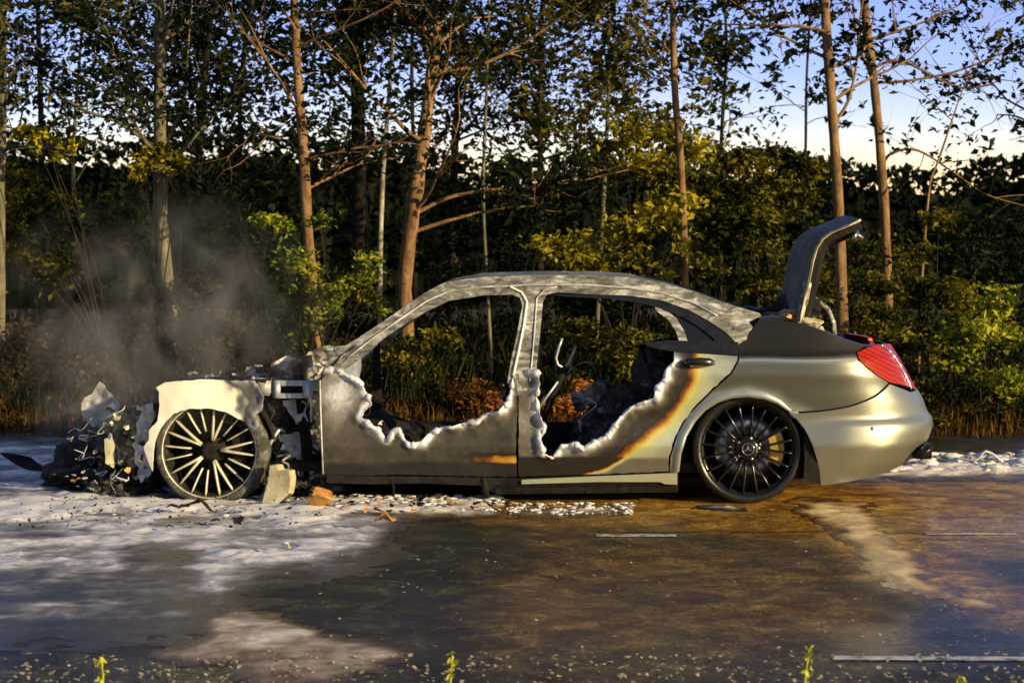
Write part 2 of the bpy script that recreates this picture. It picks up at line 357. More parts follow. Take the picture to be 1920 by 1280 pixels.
# forest ground reaches the horizon
gx = np.concatenate([np.linspace(-600, -30, 12)[:-1], np.linspace(-30, 30, 161), np.linspace(30, 600, 12)[1:]])
gy = np.concatenate([np.linspace(-300, 4, 6)[:-1], np.linspace(4, 50, 140), np.linspace(50, 900, 14)[1:]])
def gz(X, Y):
    u, v = w2road(X, Y); d = v-4.2
    z = -.02 + np.where(d > 0, np.minimum(d, 30)*.012, 0) + np.where(d > .3, fbm(X*.8, Y*.8, 0, 3)*.07, -.04)
    return np.where(v < -4.9, -.012+fbm(X*3, Y*3, 0, 4)*.006, z)
tag(grid_mesh('ground', gx, gy, gz, M['dirt']), kind='structure')
# road sheet (road frame), the fine part in view, laid out as one grid
ru = np.concatenate([np.linspace(-300, -6, 16)[:-1], np.arange(-6, 6.5, .035), np.linspace(6.6, 300, 16)])
rv = np.arange(-4.95, 4.25, .03)
U, V_ = np.meshgrid(ru, rv); WX, WY = U*UX+V_*VX, OY+U*UY+V_*VY
PX, PY = to_px(WX, WY, 0*WX)
P = np.stack([PX.ravel(), PY.ravel()], 1)
wob = np.stack([fbm(WX*1.3, WY*1.3, 0, 11).ravel()*90, fbm(WX*1.3, WY*1.3, 0, 12).ravel()*26], 1)
wob2 = np.stack([fbm(WX*7, WY*7, 0, 13).ravel()*26, fbm(WX*7, WY*7, 0, 14).ravel()*8], 1)
Q = P+wob*.6+wob2
fr = (np.abs(U) < 6.6).ravel()
def soft(poly, wd):
    return np.clip(sdf(Q, poly)/wd, -1, 1)*.5+.5
amber_glow = np.zeros(len(P))  # amber glow painted into the road colour, strongest right and by the rear wheel
amber_glow = np.maximum(amber_glow, soft([(1000, 930), (1300, 930), (1560, 900), (1900, 880), (2300, 880), (2300, 1010), (1900, 1030), (1600, 1010), (1400, 990), (1180, 985), (900, 965)], 26))
amber_glow = np.maximum(amber_glow, .9*soft([(1480, 930), (1700, 960), (1790, 1050), (1900, 1110), (2200, 1150), (2200, 1180), (1860, 1160), (1700, 1100), (1560, 1030)], 30))
amber_glow = np.maximum(amber_glow, .22*soft([(1000, 980), (1500, 1000), (1700, 1120), (1650, 1240), (900, 1280), (960, 1100)], 80))
amber_glow = np.clip(amber_glow*(1.0+.9*fbm(WX*1.8, WY*3, 0, 44, 5).ravel()+.7*fbm(WX*9, WY*12, 0, 45, 4).ravel()), 0, 1)*np.where(fr, 1, 0)
wet = np.clip(.55+fbm(WX*.7, WY*.9, 0, 21).ravel()*.9, 0, 1)
wet = np.maximum(wet, soft([(1550, 990), (2300, 960), (2300, 1300), (1640, 1230), (1690, 1120)], 40)*.9)
wet = np.maximum(wet, soft([(120, 1010), (480, 1020), (520, 1110), (440, 1215), (120, 1215)], 60))
def rz(X, Y): return np.zeros_like(X)
def road_obj(o):
    o.location = (0, OY, 0); o.rotation_euler = (0, 0, -YAW); return o
tag(road_obj(grid_mesh('road', ru, rv, rz, M['asphalt'], None, {'amber_glow': amber_glow.reshape(U.shape), 'wet': wet.reshape(U.shape)})), kind='structure')
# foam: thickness field
T = np.zeros(len(P)); TAN = np.zeros(len(P))
def addf(poly, wd, amp, tan=0.0):
    global T, TAN
    s = soft(poly, wd)*amp; TAN = np.where(s > T, tan, TAN); T = np.maximum(T, s)
addf([(-400, 905), (120, 912), (300, 918), (480, 922), (600, 925), (745, 936), (775, 985), (750, 1035), (640, 1080), (560, 1095), (480, 1125), (430, 1160), (395, 1150), (350, 1060), (290, 1050), (230, 1115), (100, 1125), (-400, 1080)], 50, .86)
addf([(-400, 905), (120, 912), (300, 918), (500, 922), (600, 922), (740, 932), (760, 965), (600, 1000), (420, 975), (200, 985), (-400, 1000)], 18, 1.0)
addf([(-400, 990), (600, 990), (740, 1040), (600, 1105), (450, 1170), (300, 1235), (-400, 1190)], 60, .60)
addf([(240, 1222), (330, 1205), (400, 1165), (450, 1135), (540, 1150), (575, 1185), (700, 1200), (760, 1228), (700, 1250), (560, 1300), (430, 1300), (420, 1250), (300, 1240)], 16, .72, .35)
addf([(-400, 1240), (200, 1225), (430, 1262), (720, 1240), (760, 1330), (-400, 1330)], 30, .33, .3)
addf([(-400, 815), (150, 815), (150, 940), (-400, 940)], 16, .85)
addf([(560, 925), (930, 930), (935, 962), (760, 975), (560, 965)], 12, .95, .25)
addf([(950, 944), (1170, 944), (1190, 966), (960, 966)], 10, .62, .45)
addf([(1600, 900), (1720, 855), (2300, 845), (2300, 890), (1800, 892)], 12, 1.0, .25)
addf([(1510, 935), (1620, 940), (1660, 1005), (1760, 1090), (1850, 1140), (1760, 1130), (1640, 1060), (1590, 1020), (1540, 985)], 22, .80, 1.0)
addf([(1330, 945), (1360, 942), (1420, 956), (1380, 962)], 6, .9, 0)
ed = fbm(WX*5, WY*5, 0, 31).ravel(); ed2 = fbm(WX*22, WY*22, 0, 33).ravel()
gapn = sstep(.60, .72, T)*0
T = T + (ed*.24+ed2*.12)*(T > .05) - .16*sstep(.0, .55, fbm(WX*1.6, WY*3.2, 0, 37).ravel())*(T < .9)
thin = sstep(.34, 1.02, T)
foamZ = (.004 + .022*sstep(.78, 1.15, T)*(1+.35*ed2) + .003*sstep(.38, .6, T)*(1+.5*ed2)).reshape(U.shape)
keep = ((T > .38) & fr).reshape(U.shape)
foamZ = np.where(keep, foamZ, .0012)
tag(road_obj(grid_mesh('fire_foam', ru, rv, lambda X, Y: foamZ, M['foam'], keep, {'thick': thin.reshape(U.shape), 'tan': TAN.reshape(U.shape)})),
    'white and grey fire fighting foam spread over the wet road around the wreck', 'foam', kind='stuff')
# painted lines (road frame)
def line(u0, u1, v, wd, z=.004):
    b = MB(); n = max(2, int((u1-u0)/.05)); rnd = random.Random(int(u0*100))
    vs = []
    for i in range(n+1):
        u = u0+(u1-u0)*i/n; vs += [(u, v-wd/2+rnd.uniform(-.006, .006), z), (u, v+wd/2+rnd.uniform(-.006, .006), z)]
    b.add(vs, [(2*i, 2*i+2, 2*i+3, 2*i+1) for i in range(n)], False)
    return road_obj(b.build('road_marking', M['line_paint']))
for (p0, p1, py, wd) in ((1118, 1268, 1004, .085), (1735, 1905, 1001, .07), (1560, 2400, 1234, .07), (-600, -60, 1010, .08)):
    a = w2road(*gnd(p0, py)); c = w2road(*gnd(p1, py if py < 1200 else py))
    v = a[1]; tag(line(a[0], c[0], v, wd), kind='structure')
b = MB(); pts = [w2road(*gnd(x, y)) for x, y in ((1175, 997), (1260, 999), (1350, 996), (1450, 999), (1560, 996), (1660, 999), (1760, 1001))]
vs = []
for i, (u, v) in enumerate(pts): vs += [(u, v-.006-.004*(i % 2), .0045), (u, v+.008, .0045)]
b.add(vs, [(2*i, 2*i+2, 2*i+3, 2*i+1) for i in range(len(pts)-1)], False)
tag(road_obj(b.build('road_crack', M['crack'])), kind='structure')

# ------------------------------------------------------------------ CAR
def curve0(pts, n=6):
    P_ = [Vector(p) for p in pts]; o = []
    for i in range(len(P_)-1):
        p0 = P_[max(i-1, 0)]; p1 = P_[i]; p2 = P_[i+1]; p3 = P_[min(i+2, len(P_)-1)]
        for k in range(n):
            t = k/n; o.append(.5*((2*p1)+(p2-p0)*t+(2*p0-5*p1+4*p2-p3)*t*t+(3*p1-p0-3*p2+p3)*t**3))
    return o+[P_[-1]]
L = road2w(0, .95)
CAR = empty('burnt_car', (L[0], L[1], 0), -YAW, label='burnt out silver sedan with melted doors and raised boot lid standing on the road', cat='car')
HW = .95
def hw(z):                      # half width of the body at height z
    z = np.asarray(z, float)
    tum = np.where(z > .84, .50*(np.maximum(z-.84, 0))**1.05 + .02*sstep(.84, .90, z), 0)
    tuck = .35*np.maximum(.34-z, 0)
    scu = .022*np.exp(-((z-.50)/.11)**2) - .012*np.exp(-((z-.76)/.05)**2)
    return HW - tum - tuck - scu
X0, NEXP = 1.62, 3.0
_se = [(.15, 2.30), (.24, 2.42), (.34, 2.50), (.42, 2.53), (.50, 2.52), (.58, 2.49), (.66, 2.44), (.76, 2.38), (.86, 2.32), (.95, 2.26)]
def xend(z): return np.interp(z, [a for a, _ in _se], [b_ for _, b_ in _se])
SK = 1.35
def smap(s, z, off=0.0):        # unrolled side coordinate -> local x, y (near side)
    s = np.asarray(s, float); z = np.asarray(z, float); Lx = xend(z)-X0
    a = np.clip((s-X0)/SK, 0, 1)*math.pi/2
    off = off + .022*sstep(.500, .465, z)*sstep(X0, X0+.2, s)
    x = np.where(s <= X0, s, X0 + (Lx+off)*np.sin(a)**(2/NEXP))
    y = -(hw(z)+off)*np.cos(np.minimum(a, math.pi/2-1e-4))**(2/NEXP)
    fr_ = np.maximum(-1.95-s, 0); y = y + .55*fr_**1.6
    return x, y
def p2s(px, py):
    ins = .02
    if px < 1490:
        for _ in range(5):
            x, z = car(px, py, -HW+ins); ins = HW-float(hw(z))
        return (x, z)
    x, z = car(min(px, 1760), py, -HW+.10)
    if px >= 1900: return (X0+SK, z)
    t = min(max((x-X0)/(float(xend(z))-X0), 0), .995)
    if x <= X0: return (x, z)
    return (X0+SK*math.asin(t**(NEXP/2))/(math.pi/2), z)
def densify(poly, step=.02, jag=0, rnd=None):
    o = []
    for i in range(len(poly)):
        a = Vector(poly[i]); c = Vector(poly[(i+1) % len(poly)]); n = max(1, int((c-a).length/step))
        for k in range(n):
            q = a.lerp(c, k/n)
            if jag and k: q += Vector((rnd.uniform(-jag, jag), rnd.uniform(-jag, jag)))
            o.append(q)
    return o
def cdt(poly2, res, seed=0):
    rnd = random.Random(seed); b = densify(poly2, res)
    arr = [tuple(p) for p in b]; xs = [p[0] for p in arr]; ys = [p[1] for p in arr]
    gx_, gy_ = np.meshgrid(np.arange(min(xs), max(xs), res), np.arange(min(ys), max(ys), res*.9))
    gx_ = gx_ + (np.arange(gx_.shape[0]) % 2)[:, None]*res*.5
    G = np.stack([gx_.ravel(), gy_.ravel()], 1); k = inside(G, arr) & (seg_dist(G, arr) > res*.55); G = G[k]
    pts = b+[Vector((float(p[0]), float(p[1]))) for p in G]
    r = delaunay_2d_cdt(pts, [], [list(range(len(b)))], 1, 1e-7)
    return np.array([tuple(v) for v in r[0]]), [tuple(f) for f in r[2]]
def shell(name, S, Fs, fun, mt, parent, thick, attrs=None, flip=False):
    """two skins + rim; fun(S, off) -> (n,3)"""
    A = fun(S, 0.0); B = fun(S, -thick); n = len(S)
    from collections import Counter
    ec = Counter(); ed_ = {}
    for f in Fs:
        for i in range(len(f)):
            a, c = f[i], f[(i+1) % len(f)]; ec[(min(a, c), max(a, c))] += 1; ed_[(min(a, c), max(a, c))] = (a, c)
    V = np.concatenate([A, B, A, B]); fs = [f if not flip else f[::-1] for f in Fs]
    fs = fs + [tuple(i+n for i in reversed(f)) for f in fs]
    for k, c in ec.items():
        if c == 1:
            a, d = ed_[k]; q = (a+2*n, a+3*n, d+3*n, d+2*n); fs.append(q if not flip else q[::-1])
    me = bpy.data.meshes.new(name); me.from_pydata(V.tolist(), [], fs); me.update()
    me.polygons.foreach_set('use_smooth', [True]*len(fs))
    if attrs: attrs = {k: np.tile(v, 4) for k, v in attrs.items()}
    return link(name, me, mt, parent, attrs)
def panel(name, poly_px, mt, parent, off=0.0, thick=.012, res=.02, burn=None, crumple=0, cs=9, torn=None, side=1, seed=1, jag=0):
    """a body side panel traced in the side view and laid over the car's curved side"""
    poly = [p2s(*p) for p in poly_px]
    if jag: rj = random.Random(seed); poly = [tuple(p) for p in densify(poly, .022, jag, rj)]
    S, Fs = cdt(poly, res, seed)
    tl = [p2s(*p) for p in torn] if torn else None
    td = seg_dist(S, tl, False) if tl else np.full(len(S), 9.)
    edge = np.exp(-(td/(.035*(1+.8*fbm(S[:, 0]*5, S[:, 1]*5, 0, seed+60, 2))))**2)
    nz = fbm(S[:, 0]*cs, S[:, 1]*cs, 0, seed*7+3, 4)*crumple
    if tl is not None: nz = nz + edge*(.020+.045*fbm(S[:, 0]*14, S[:, 1]*14, 0, seed+50, 3))
    def fun(S_, o):
        x, y = smap(S_[:, 0], S_[:, 1], off+o)
        return np.stack([x, (y-nz)*side, S_[:, 1]], 1)
    at_ = {'burn': burn(S, td)} if burn else None
    return shell(name, S, Fs, fun, mt, parent, thick*(1.0), at_, flip=(side < 0))
def clean(S, td): return np.zeros(len(S))
P2 = lambda l: [p2s(*p) for p in l]

# --- body frame: A pillar, roof rail, B pillar, C pillar
frame_px = [(593, 714), (612, 682), (638, 654), (697, 617), (748, 582), (794, 550), (833, 530), (872, 523), (912, 519), (990, 516), (1100, 516), (1180, 520), (1240, 530), (1300, 546), (1340, 560), (1380, 574), (1424, 587), (1428, 592), (1404, 603), (1412, 614), (1404, 624), (1400, 638), (1384, 646),
            (1360, 622), (1330, 602), (1290, 580), (1240, 563), (1180, 554), (1100, 551), (1045, 548), (1026, 552), (1018, 566), (1015, 600), (1009, 660), (1005, 700), (1000, 730), (985, 740), (966, 740), (951, 716), (958, 675), (969, 628), (979, 574), (975, 558), (960, 552), (904, 554), (841, 564), (794, 587), (763, 605), (716, 637), (690, 662), (672, 676), (650, 690), (618, 714)]
panel('body_frame', frame_px, M['burnt_metal'], CAR, off=.0, thick=.05, res=.02, crumple=.006, cs=12, seed=4)
far_px = [p for p in frame_px]
panel('body_frame', far_px, M['burnt_metal'], CAR, off=.0, thick=.05, res=.03, crumple=.006, cs=12, seed=5, side=-1)
# raised pressed ribs on the rail and B pillar (joints of the pressings)
def rib(pts, r, mt, name='seam', off=.004, parent=CAR, side=1):
    b = MB(); q = []
    for i in range(len(pts)-1):
        for k in range(6):
            t = k/6; q.append((pts[i][0]*(1-t)+pts[i+1][0]*t, pts[i][1]*(1-t)+pts[i+1][1]*t))
    q.append(pts[-1]); vs = []
    for p in q:
        s, z = p2s(*p); x, y = smap(s, z, off); vs.append((float(x), float(y)*side, z))
    b.tube(vs, r, 6); return b.build(name, mt, parent)
rib([(650, 672), (700, 633), (752, 597), (800, 564), (842, 546), (905, 538), (960, 536), (985, 534), (1100, 534), (1180, 540), (1240, 549), (1300, 568), (1345, 592)], .006, M['ash_metal'])
rib([(955, 537), (978, 548), (988, 566), (982, 610), (972, 660), (962, 705)], .008, M['white_fender'])
rib([(1044, 537), (1020, 544), (1006, 560), (1003, 610), (998, 670), (993, 715)], .005, M['ash_metal'])
rib([(600, 712), (618, 690), (640, 668), (668, 648)], .007, M['black_trim'])
# --- roof skin between the rails, sagging and buckled
RL = [p2s(*p) for p in ((794, 551), (833, 531), (872, 524), (912, 520), (990, 517), (1045, 517), (1100, 517), (1180, 521), (1240, 531), (1300, 547), (1340, 561))]
xs_r = np.array([p[0] for p in RL]); zs_r = np.array([p[1] for p in RL])
nx, ny = 90, 50; gxr = np.linspace(xs_r[0], xs_r[-1], nx); zr = np.interp(gxr, xs_r, zs_r)
SS = np.array([(i, j) for j in range(ny) for i in range(nx)], float)
FF = [(j*nx+i, j*nx+i+1, (j+1)*nx+i+1, (j+1)*nx+i) for j in range(ny-1) for i in range(nx-1)]
def roof_fun(S_, o):
    i = S_[:, 0].astype(int); t = S_[:, 1]/(ny-1)*2-1; x = gxr[i]; z0 = zr[i]; h_ = hw(z0)-.012
    cr = (1-t*t)
    z = z0 - .008 + cr*(.006+.028*fbm(x*2.2, t*1.6, 0, 9, 4)+.008*fbm(x*9, t*7, 0, 19, 3)) + o
    return np.stack([x, t*h_, z], 1)
shell('roof', SS, FF, roof_fun, M['roof_metal'], CAR, .012)
b = MB()
for t in (0.0, .33, .62):
    i = int(t*(nx-1)); 
    pts = [(gxr[i], y*(float(hw(zr[i]))-.03), zr[i]-.045-.02*(1-y*y)) for y in np.linspace(-1, 1, 9)]
    b.tube(pts, .018, 6)
b.build('roof_crossmember', M['burnt_metal'], CAR)
# rear window opening: burnt deck between C pillars (parcel shelf)
def sheet(name, poly_px, yl, mt, parent=CAR, thick=.008, res=.02, amp=.02, cs=6, seed=1, lean=0, jag=.004, burn=None):
    """flat-traced torn sheet standing at lateral position yl with real crumpling"""
    poly = [car(px, py, yl) for px, py in poly_px]
    poly = [tuple(p) for p in densify(poly, .025, jag, random.Random(seed))]
    S, Fs = cdt(poly, res, seed); zc = S[:, 1].mean()
    def fun(S_, o):
        n_ = fbm(S_[:, 0]*cs, S_[:, 1]*cs, 0, seed*3, 4)*amp + fbm(S_[:, 0]*cs*3, S_[:, 1]*cs*3, 0, seed*3+1, 3)*amp*.35
        return np.stack([S_[:, 0]+n_*.4, yl + n_*2 - o + lean*(S_[:, 1]-zc), S_[:, 1]], 1)
    return shell(name, S, Fs, fun, mt, parent, thick, {'burn': burn(S)} if burn else None)
# --- rear door
rd_torn = [(983, 697), (1010, 699), (1012, 717), (1005, 739), (1008, 764), (1014, 782), (1021, 800), (1014, 821), (1017, 850), (1037, 857), (1053, 834), (1075, 829), (1093, 839), (1115, 827), (1140, 814), (1156, 789), (1172, 773), (1183, 762), (1204, 753), (1226, 746), (1231, 728), (1247, 710), (1251, 692), (1264, 676)]
rd = [(972, 700)]+rd_torn+[(1263, 650), (1384, 646), (1382, 676), (1368, 700), (1332, 732), (1303, 761), (1278, 794), (1263, 826), (1254, 855), (1253, 883), (1100, 889), (973, 893)]
front_line = P2([(1303, 640), (1302, 681), (1300, 714), (1278, 753), (1249, 785), (1212, 814), (1177, 846), (1140, 872), (1080, 890)])
def burn_rd(S, td):
    sd_ = -side_of(S, front_line)                 # + = burnt side (left)
    nz = fbm(S[:, 0]*9, S[:, 1]*9, 0, 5)*.02
    d = sd_+nz
    f = np.interp(d, [-.30, -.12, -.045, -.015, .0, .025, .06, .12, .3], [.06, .12, .2, .29, .36, .43, .52, .66, .80])
    ash = np.exp(-(td/(.045*(1+1.1*fbm(S[:, 0]*6, S[:, 1]*6, 0, 61, 3))))**2); f = np.where(d > .03, np.maximum(f, .60+.42*ash), f)
    low = sstep(.285, .262, S[:, 1]+.006*nz); f = f*(1-low)+(.02+.48*sstep(-.05, .0, d))*low
    
    return f
rdoor = panel('rear_door', rd, M['silver_paint'], CAR, off=.002, thick=.02, res=.013, burn=burn_rd, torn=rd_torn, crumple=.003, seed=6, jag=.003)
# door handle
s, z = p2s(1310, 678); x, y = smap(s, z); hb = MB()
hb.tube([(x-.09, y-.012, z-.004), (x-.06, y-.035, z), (x, y-.042, z+.002), (x+.06, y-.035, z), (x+.088, y-.012, z-.006)], [.014, .022, .026, .024, .014], 10)
hb.build('door_handle', M['black_trim'], rdoor)
hb = MB(); hb.tube([(x-.05, y-.042, z-.022), (x+.05, y-.040, z-.020), (x+.085, y-.02, z-.014)], .005, 6); hb.build('handle_trim', M['chrome'], rdoor)
# rear door window frame, division bar, quarter glass
wf = [(1030, 551), (1100, 552), (1180, 555), (1240, 564), (1290, 581), (1330, 603), (1360, 623), (1384, 647), (1345, 648), (1338, 634), (1310, 612), (1275, 592), (1235, 576), (1190, 566), (1140, 560), (1060, 556)]
panel('window_frame', wf, M['black_trim'], rdoor, off=-.006, thick=.03, res=.02)
panel('quarter_glass', [(1252, 592), (1278, 594), (1310, 613), (1338, 635), (1345, 648), (1290, 648), (1284, 622)], M['dark_glass'], rdoor, off=-.02, thick=.004, res=.02)
panel('division_bar', [(1225, 570), (1240, 574), (1268, 596), (1283, 620), (1292, 648), (1276, 648), (1268, 622), (1254, 600), (1232, 584)], M['burnt_metal'], rdoor, off=-.012, thick=.02, res=.012, crumple=.004)
panel('belt_trim', [(1205, 643), (1250, 638), (1384, 641), (1385, 667), (1340, 664), (1270, 660), (1225, 652)], M['black_trim'], rdoor, off=.007, thick=.02, res=.015, crumple=.004)
# --- front door
fd_torn = [(611, 689), (638, 693), (673, 714), (689, 738), (697, 757), (682, 766), (676, 779), (689, 792), (708, 804), (728, 826), (736, 808), (747, 806), (767, 833), (790, 826), (810, 806), (830, 800), (849, 798), (880, 789), (892, 790), (915, 773), (935, 769), (951, 755), (958, 735), (962, 704)]
fd = [(601, 712)]+fd_torn+[(970, 700), (968, 800), (968, 865), (970, 893), (860, 892), (760, 889), (690, 891), (608, 889), (603, 800)]
def burn_fd(S, td):
    n_ = fbm(S[:, 0]*3, S[:, 1]*3, 0, 8); xa = S[:, 0]
    xl, zl = p2s(640, 740)
    f = .71+.14*n_+.12*fbm(S[:, 0]*2.2, S[:, 1]*4, 0, 28)
    f = f + .10*fbm(S[:, 0]*5, S[:, 1]*1.6, 0, 62, 4); f = np.maximum(f, .62+.44*np.exp(-(td/(.042*(1+1.1*fbm(S[:, 0]*6, S[:, 1]*6, 0, 63, 3))))**2))
    f = np.maximum(f, .68+.30*np.exp(-(((xa-xl)/.14)**2+((S[:, 1]-zl)/.16)**2)))
    # a strip of unburnt scorched paint low at the rear edge of the door
    xo, zo = p2s(925, 862)
    g_ = (xa-xo)/.14+.5*fbm(xa*20, S[:, 1]*9, 0, 77, 3); h_ = (S[:, 1]-zo)/.045
    o = sstep(-1.1, -.7, g_)*sstep(1.1, .5, np.abs(h_)+.25*fbm(xa*25, S[:, 1]*25, 0, 78, 2))
    f = f*(1-o)+o*np.clip(.36-.06*g_+.09*h_, .2, .5)
    low = sstep(.255, .215, S[:, 1]+.02*n_); return f*(1-low)+.58*low
fdoor = panel('front_door', fd, M['silver_paint'], CAR, off=.004, thick=.02, res=.013, burn=burn_fd, torn=fd_torn, cs=5, crumple=.014, seed=8, jag=.003)
rib([(600, 712), (601, 760), (603, 820), (606, 888)], .006, M['ash_metal'], 'edge_flange', .008, fdoor)
s, z = p2s(947, 735); x, y = smap(s, z)
hb = MB(); hb.box((x, y+.03, z), (.035, .03, .11), Matrix.Rotation(R(8), 4, 'Y'), .01); hb.box((x-.015, y+.02, z+.04), (.04, .04, .03), None, .008)
hb.build('door_lock', M['black_trim'], fdoor)
s, z = p2s(683, 770); x, y = smap(s, z)
hb = MB(); hb.lathe([(.03, -.01), (.036, 0), (.034, .03), (.02, .03)], (x, y+.02, z), 20); hb.build('mirror_mount', M['soot'], fdoor)
def melted_edge(px_line, parent, seed, rmax=.021):
    q = [Vector(p) for p in P2(px_line)]; pts = []; rad = []; rq = random.Random(seed); n_ = 0
    for i in range(len(q)-1):
        m_ = max(1, int((q[i+1]-q[i]).length/.008))
        for k in range(m_):
            p = q[i].lerp(q[i+1], k/m_); n_ += 1
            a1 = float(fbm(n_*.13, seed*1.7, 0, 90, 3)); a2 = float(fbm(n_*.21, seed*2.9, 0, 91, 3)); a3 = float(fbm(n_*.09, seed*4.1, 0, 92, 2))
            x_, y_ = smap(p.x, p.y, .008+.02*a3); pts.append((float(x_)+.006*a2, float(y_), p.y-.006+.010*a1)); rad.append(max(.004, rmax*(.55+1.1*a2)))
    b = MB(); b.tube(pts, rad, 9); v_ = np.array(b.v); nn = fbm(v_[:, 0]*45, v_[:, 2]*45, v_[:, 1]*45, seed, 3)*.006; b.v = [tuple(p) for p in (v_+np.stack([nn*.5, -np.abs(nn), nn], 1))]
    return b.build('melted_edge', M['silver_paint'], parent, {'burn': np.clip(.97+.10*np.array([float(fbm(p[0]*9, p[2]*9, 0, 93, 3)) for p in b.v]), .8, 1.02)})
melted_edge(rd_torn, rdoor, 1); melted_edge(fd_torn, fdoor, 2)
# --- melted remains of the far doors (low), and far body side
def far_poly(base_px, y0=.90):
    return base_px
sheet('front_door', [(640, 760), (690, 748), (720, 770), (790, 800), (830, 790), (880, 805), (940, 800), (960, 780), (975, 870), (640, 870)], .9, M['charcoal'], seed=21, amp=.015)
sheet('rear_door', [(975, 790), (1010, 800), (1060, 805), (1120, 790), (1180, 760), (1230, 720), (1270, 690), (1290, 640), (1330, 640), (1330, 860), (975, 870)], .9, M['charcoal'], seed=22, amp=.015)
sheet('door_pillar', [(699, 636), (712, 628), (716, 780), (700, 780)], .82, M['soot'], seed=23, amp=.006, thick=.04)
# --- rear quarter panel, bumper, lamp
arch = [(1272, 884), (1276, 850), (1286, 818), (1302, 790), (1322, 768), (1346, 753), (1372, 745), (1402, 743), (1432, 747), (1458, 757), (1480, 772)]
arch2 = [(1500, 793), (1514, 818), (1524, 845), (1531, 872), (1536, 905)]
seam = [(1480, 772), (1540, 766), (1590, 758), (1638, 740), (1668, 718)]
qp = [(1386, 647), (1386, 676), (1372, 701), (1336, 733), (1307, 762), (1282, 795), (1267, 827), (1258, 856), (1257, 884)]+arch+seam[1:]+[(1640, 702), (1606, 674), (1603, 660), (1622, 650), (1590, 640), (1560, 628), (1500, 606), (1450, 594), (1424, 598), (1408, 622)]
arch_s = P2([(1250, 900), (1262, 850), (1276, 812), (1302, 775), (1340, 745), (1400, 732), (1455, 745), (1490, 768), (1516, 800), (1535, 850)])
def burn_q(S, td):
    n_ = fbm(S[:, 0]*3, S[:, 1]*12, 0, 18)
    zt = np.interp(S[:, 0], [1.2, 1.6, 2.0, 2.6], [.845, .845, .85, .86])
    t = sstep(-.02, .045, S[:, 1]-zt+n_*.015)
    d = seg_dist(S, arch_s, False); lip = .15*np.exp(-(d/.03)**2)*(S[:, 1] < .8)
    return np.where(t > .02, t*.6, lip)
m, nt, b_ = mat('sooty_paint', rough=.32, metal=.6)
a = N(nt, 'ShaderNodeAttribute'); a.attribute_name = 'burn'; n1 = noise(nt, 8, 6, .7)
f = mth(nt, 'ADD', a.outputs['Fac'], mth(nt, 'MULTIPLY', mth(nt, 'SUBTRACT', n1.outputs['Fac'], .5), mth(nt, 'MULTIPLY', a.outputs['Fac'], .5)))
r_ = ramp(nt, [(0, (.13, .133, .12)), (.15, (.38, .42, .42)), (.3, (.12, .12, .115)), (.5, (.016, .015, .015)), (1, (.028, .026, .025))]); nt.links.new(f, r_.inputs[0]); nt.links.new(r_.outputs[0], b_.inputs['Base Color'])
rr_ = ramp(nt, [(0, .33), (.5, .5), (1, .7)]); nt.links.new(f, rr_.inputs[0]); nt.links.new(rr_.outputs[0], b_.inputs['Roughness'])
quarter = panel('rear_wing', qp, M['sooty_paint'], CAR, off=0, thick=.015, res=.02, burn=burn_q, seed=9)
# rolled arch lip
def arch_lip(pts, wdt, name):
    Lp = P2(pts); c0 = p2s(1402, 850); vs = []; n = len(Lp); q = []
    for i in range(n-1):
        for k in range(5): t = k/5; q.append((Lp[i][0]*(1-t)+Lp[i+1][0]*t, Lp[i][1]*(1-t)+Lp[i+1][1]*t))
    q.append(Lp[-1]); b = MB()
    for iq, (s_, z_) in enumerate(q):
        tp_ = float(sstep(0, 26, len(q)-1-iq)); dx, dz = s_-c0[0], z_-c0[1]; l_ = math.hypot(dx, dz); dx /= l_; dz /= l_
        for (r_, o_) in ((-.002, -.06), (-.006, -.01), (-.004, .012), (.012, .017), (.026, .011), (.044, .001), (.048, -.004)):
            ss, zz = s_+dx*r_*(.15+.85*tp_), z_+dz*r_*(.15+.85*tp_); x_, y_ = smap(ss, zz, o_*tp_-.004*(1-tp_)); vs.append((float(x_), float(y_), zz))
    m_ = 7; b.add(vs, [(i*m_+j, (i+1)*m_+j, (i+1)*m_+j+1, i*m_+j+1) for i in range(len(q)-1) for j in range(m_-1)])
    return b.build(name, M['sooty_paint'], quarter, {'burn': [.14]*len(vs)})
arch_lip(arch+[(1492, 784), (1502, 798)], .05, 'arch_lip')
bp_px = [(1482, 775), (1540, 769), (1590, 761), (1640, 743), (1669, 721), (1716, 740), (1950, 740), (1950, 862), (1735, 862), (1690, 882), (1640, 893), (1590, 901), (1540, 908), (1536, 905), (1531, 872), (1524, 845), (1514, 818), (1500, 793)]
def bump_n(S, td): return .02*np.ones(len(S))
bumper = panel('rear_bumper', bp_px, M['silver_paint'], CAR, off=.006, thick=.015, res=.022, burn=bump_n, seed=10)
panel('rear_bumper_half', bp_px, M['silver_paint'], bumper, off=.006, thick=.015, res=.035, burn=bump_n, seed=10, side=-1).name = 'bumper_skin'
0 and rib([(1545, 812), (1600, 810), (1660, 800), (1700, 792), (1735, 788)], .004, M['silver_paint'], 'bumper_crease', .006, bumper)
s, z = p2s(1628, 801); x, y = smap(s, z, .006); hb = MB(); hb.lathe([(.0, -.006), (.010, -.006), (.012, 0), (.012, .004)], (float(x), float(y), z), 14, False); hb.build('parking_sensor', M['steel'], bumper)
lamp_px = [(1605, 661), (1625, 652), (1655, 648), (1668, 652), (1690, 680), (1716, 737), (1950, 737), (1950, 668), (1680, 668), (1700, 700), (1716, 737), (1668, 716), (1640, 700), (1608, 674)]
lamp_px = [(1605, 661), (1625, 653), (1655, 648), (1950, 648), (1950, 737), (1716, 738), (1668, 717), (1640, 701), (1608, 674)]
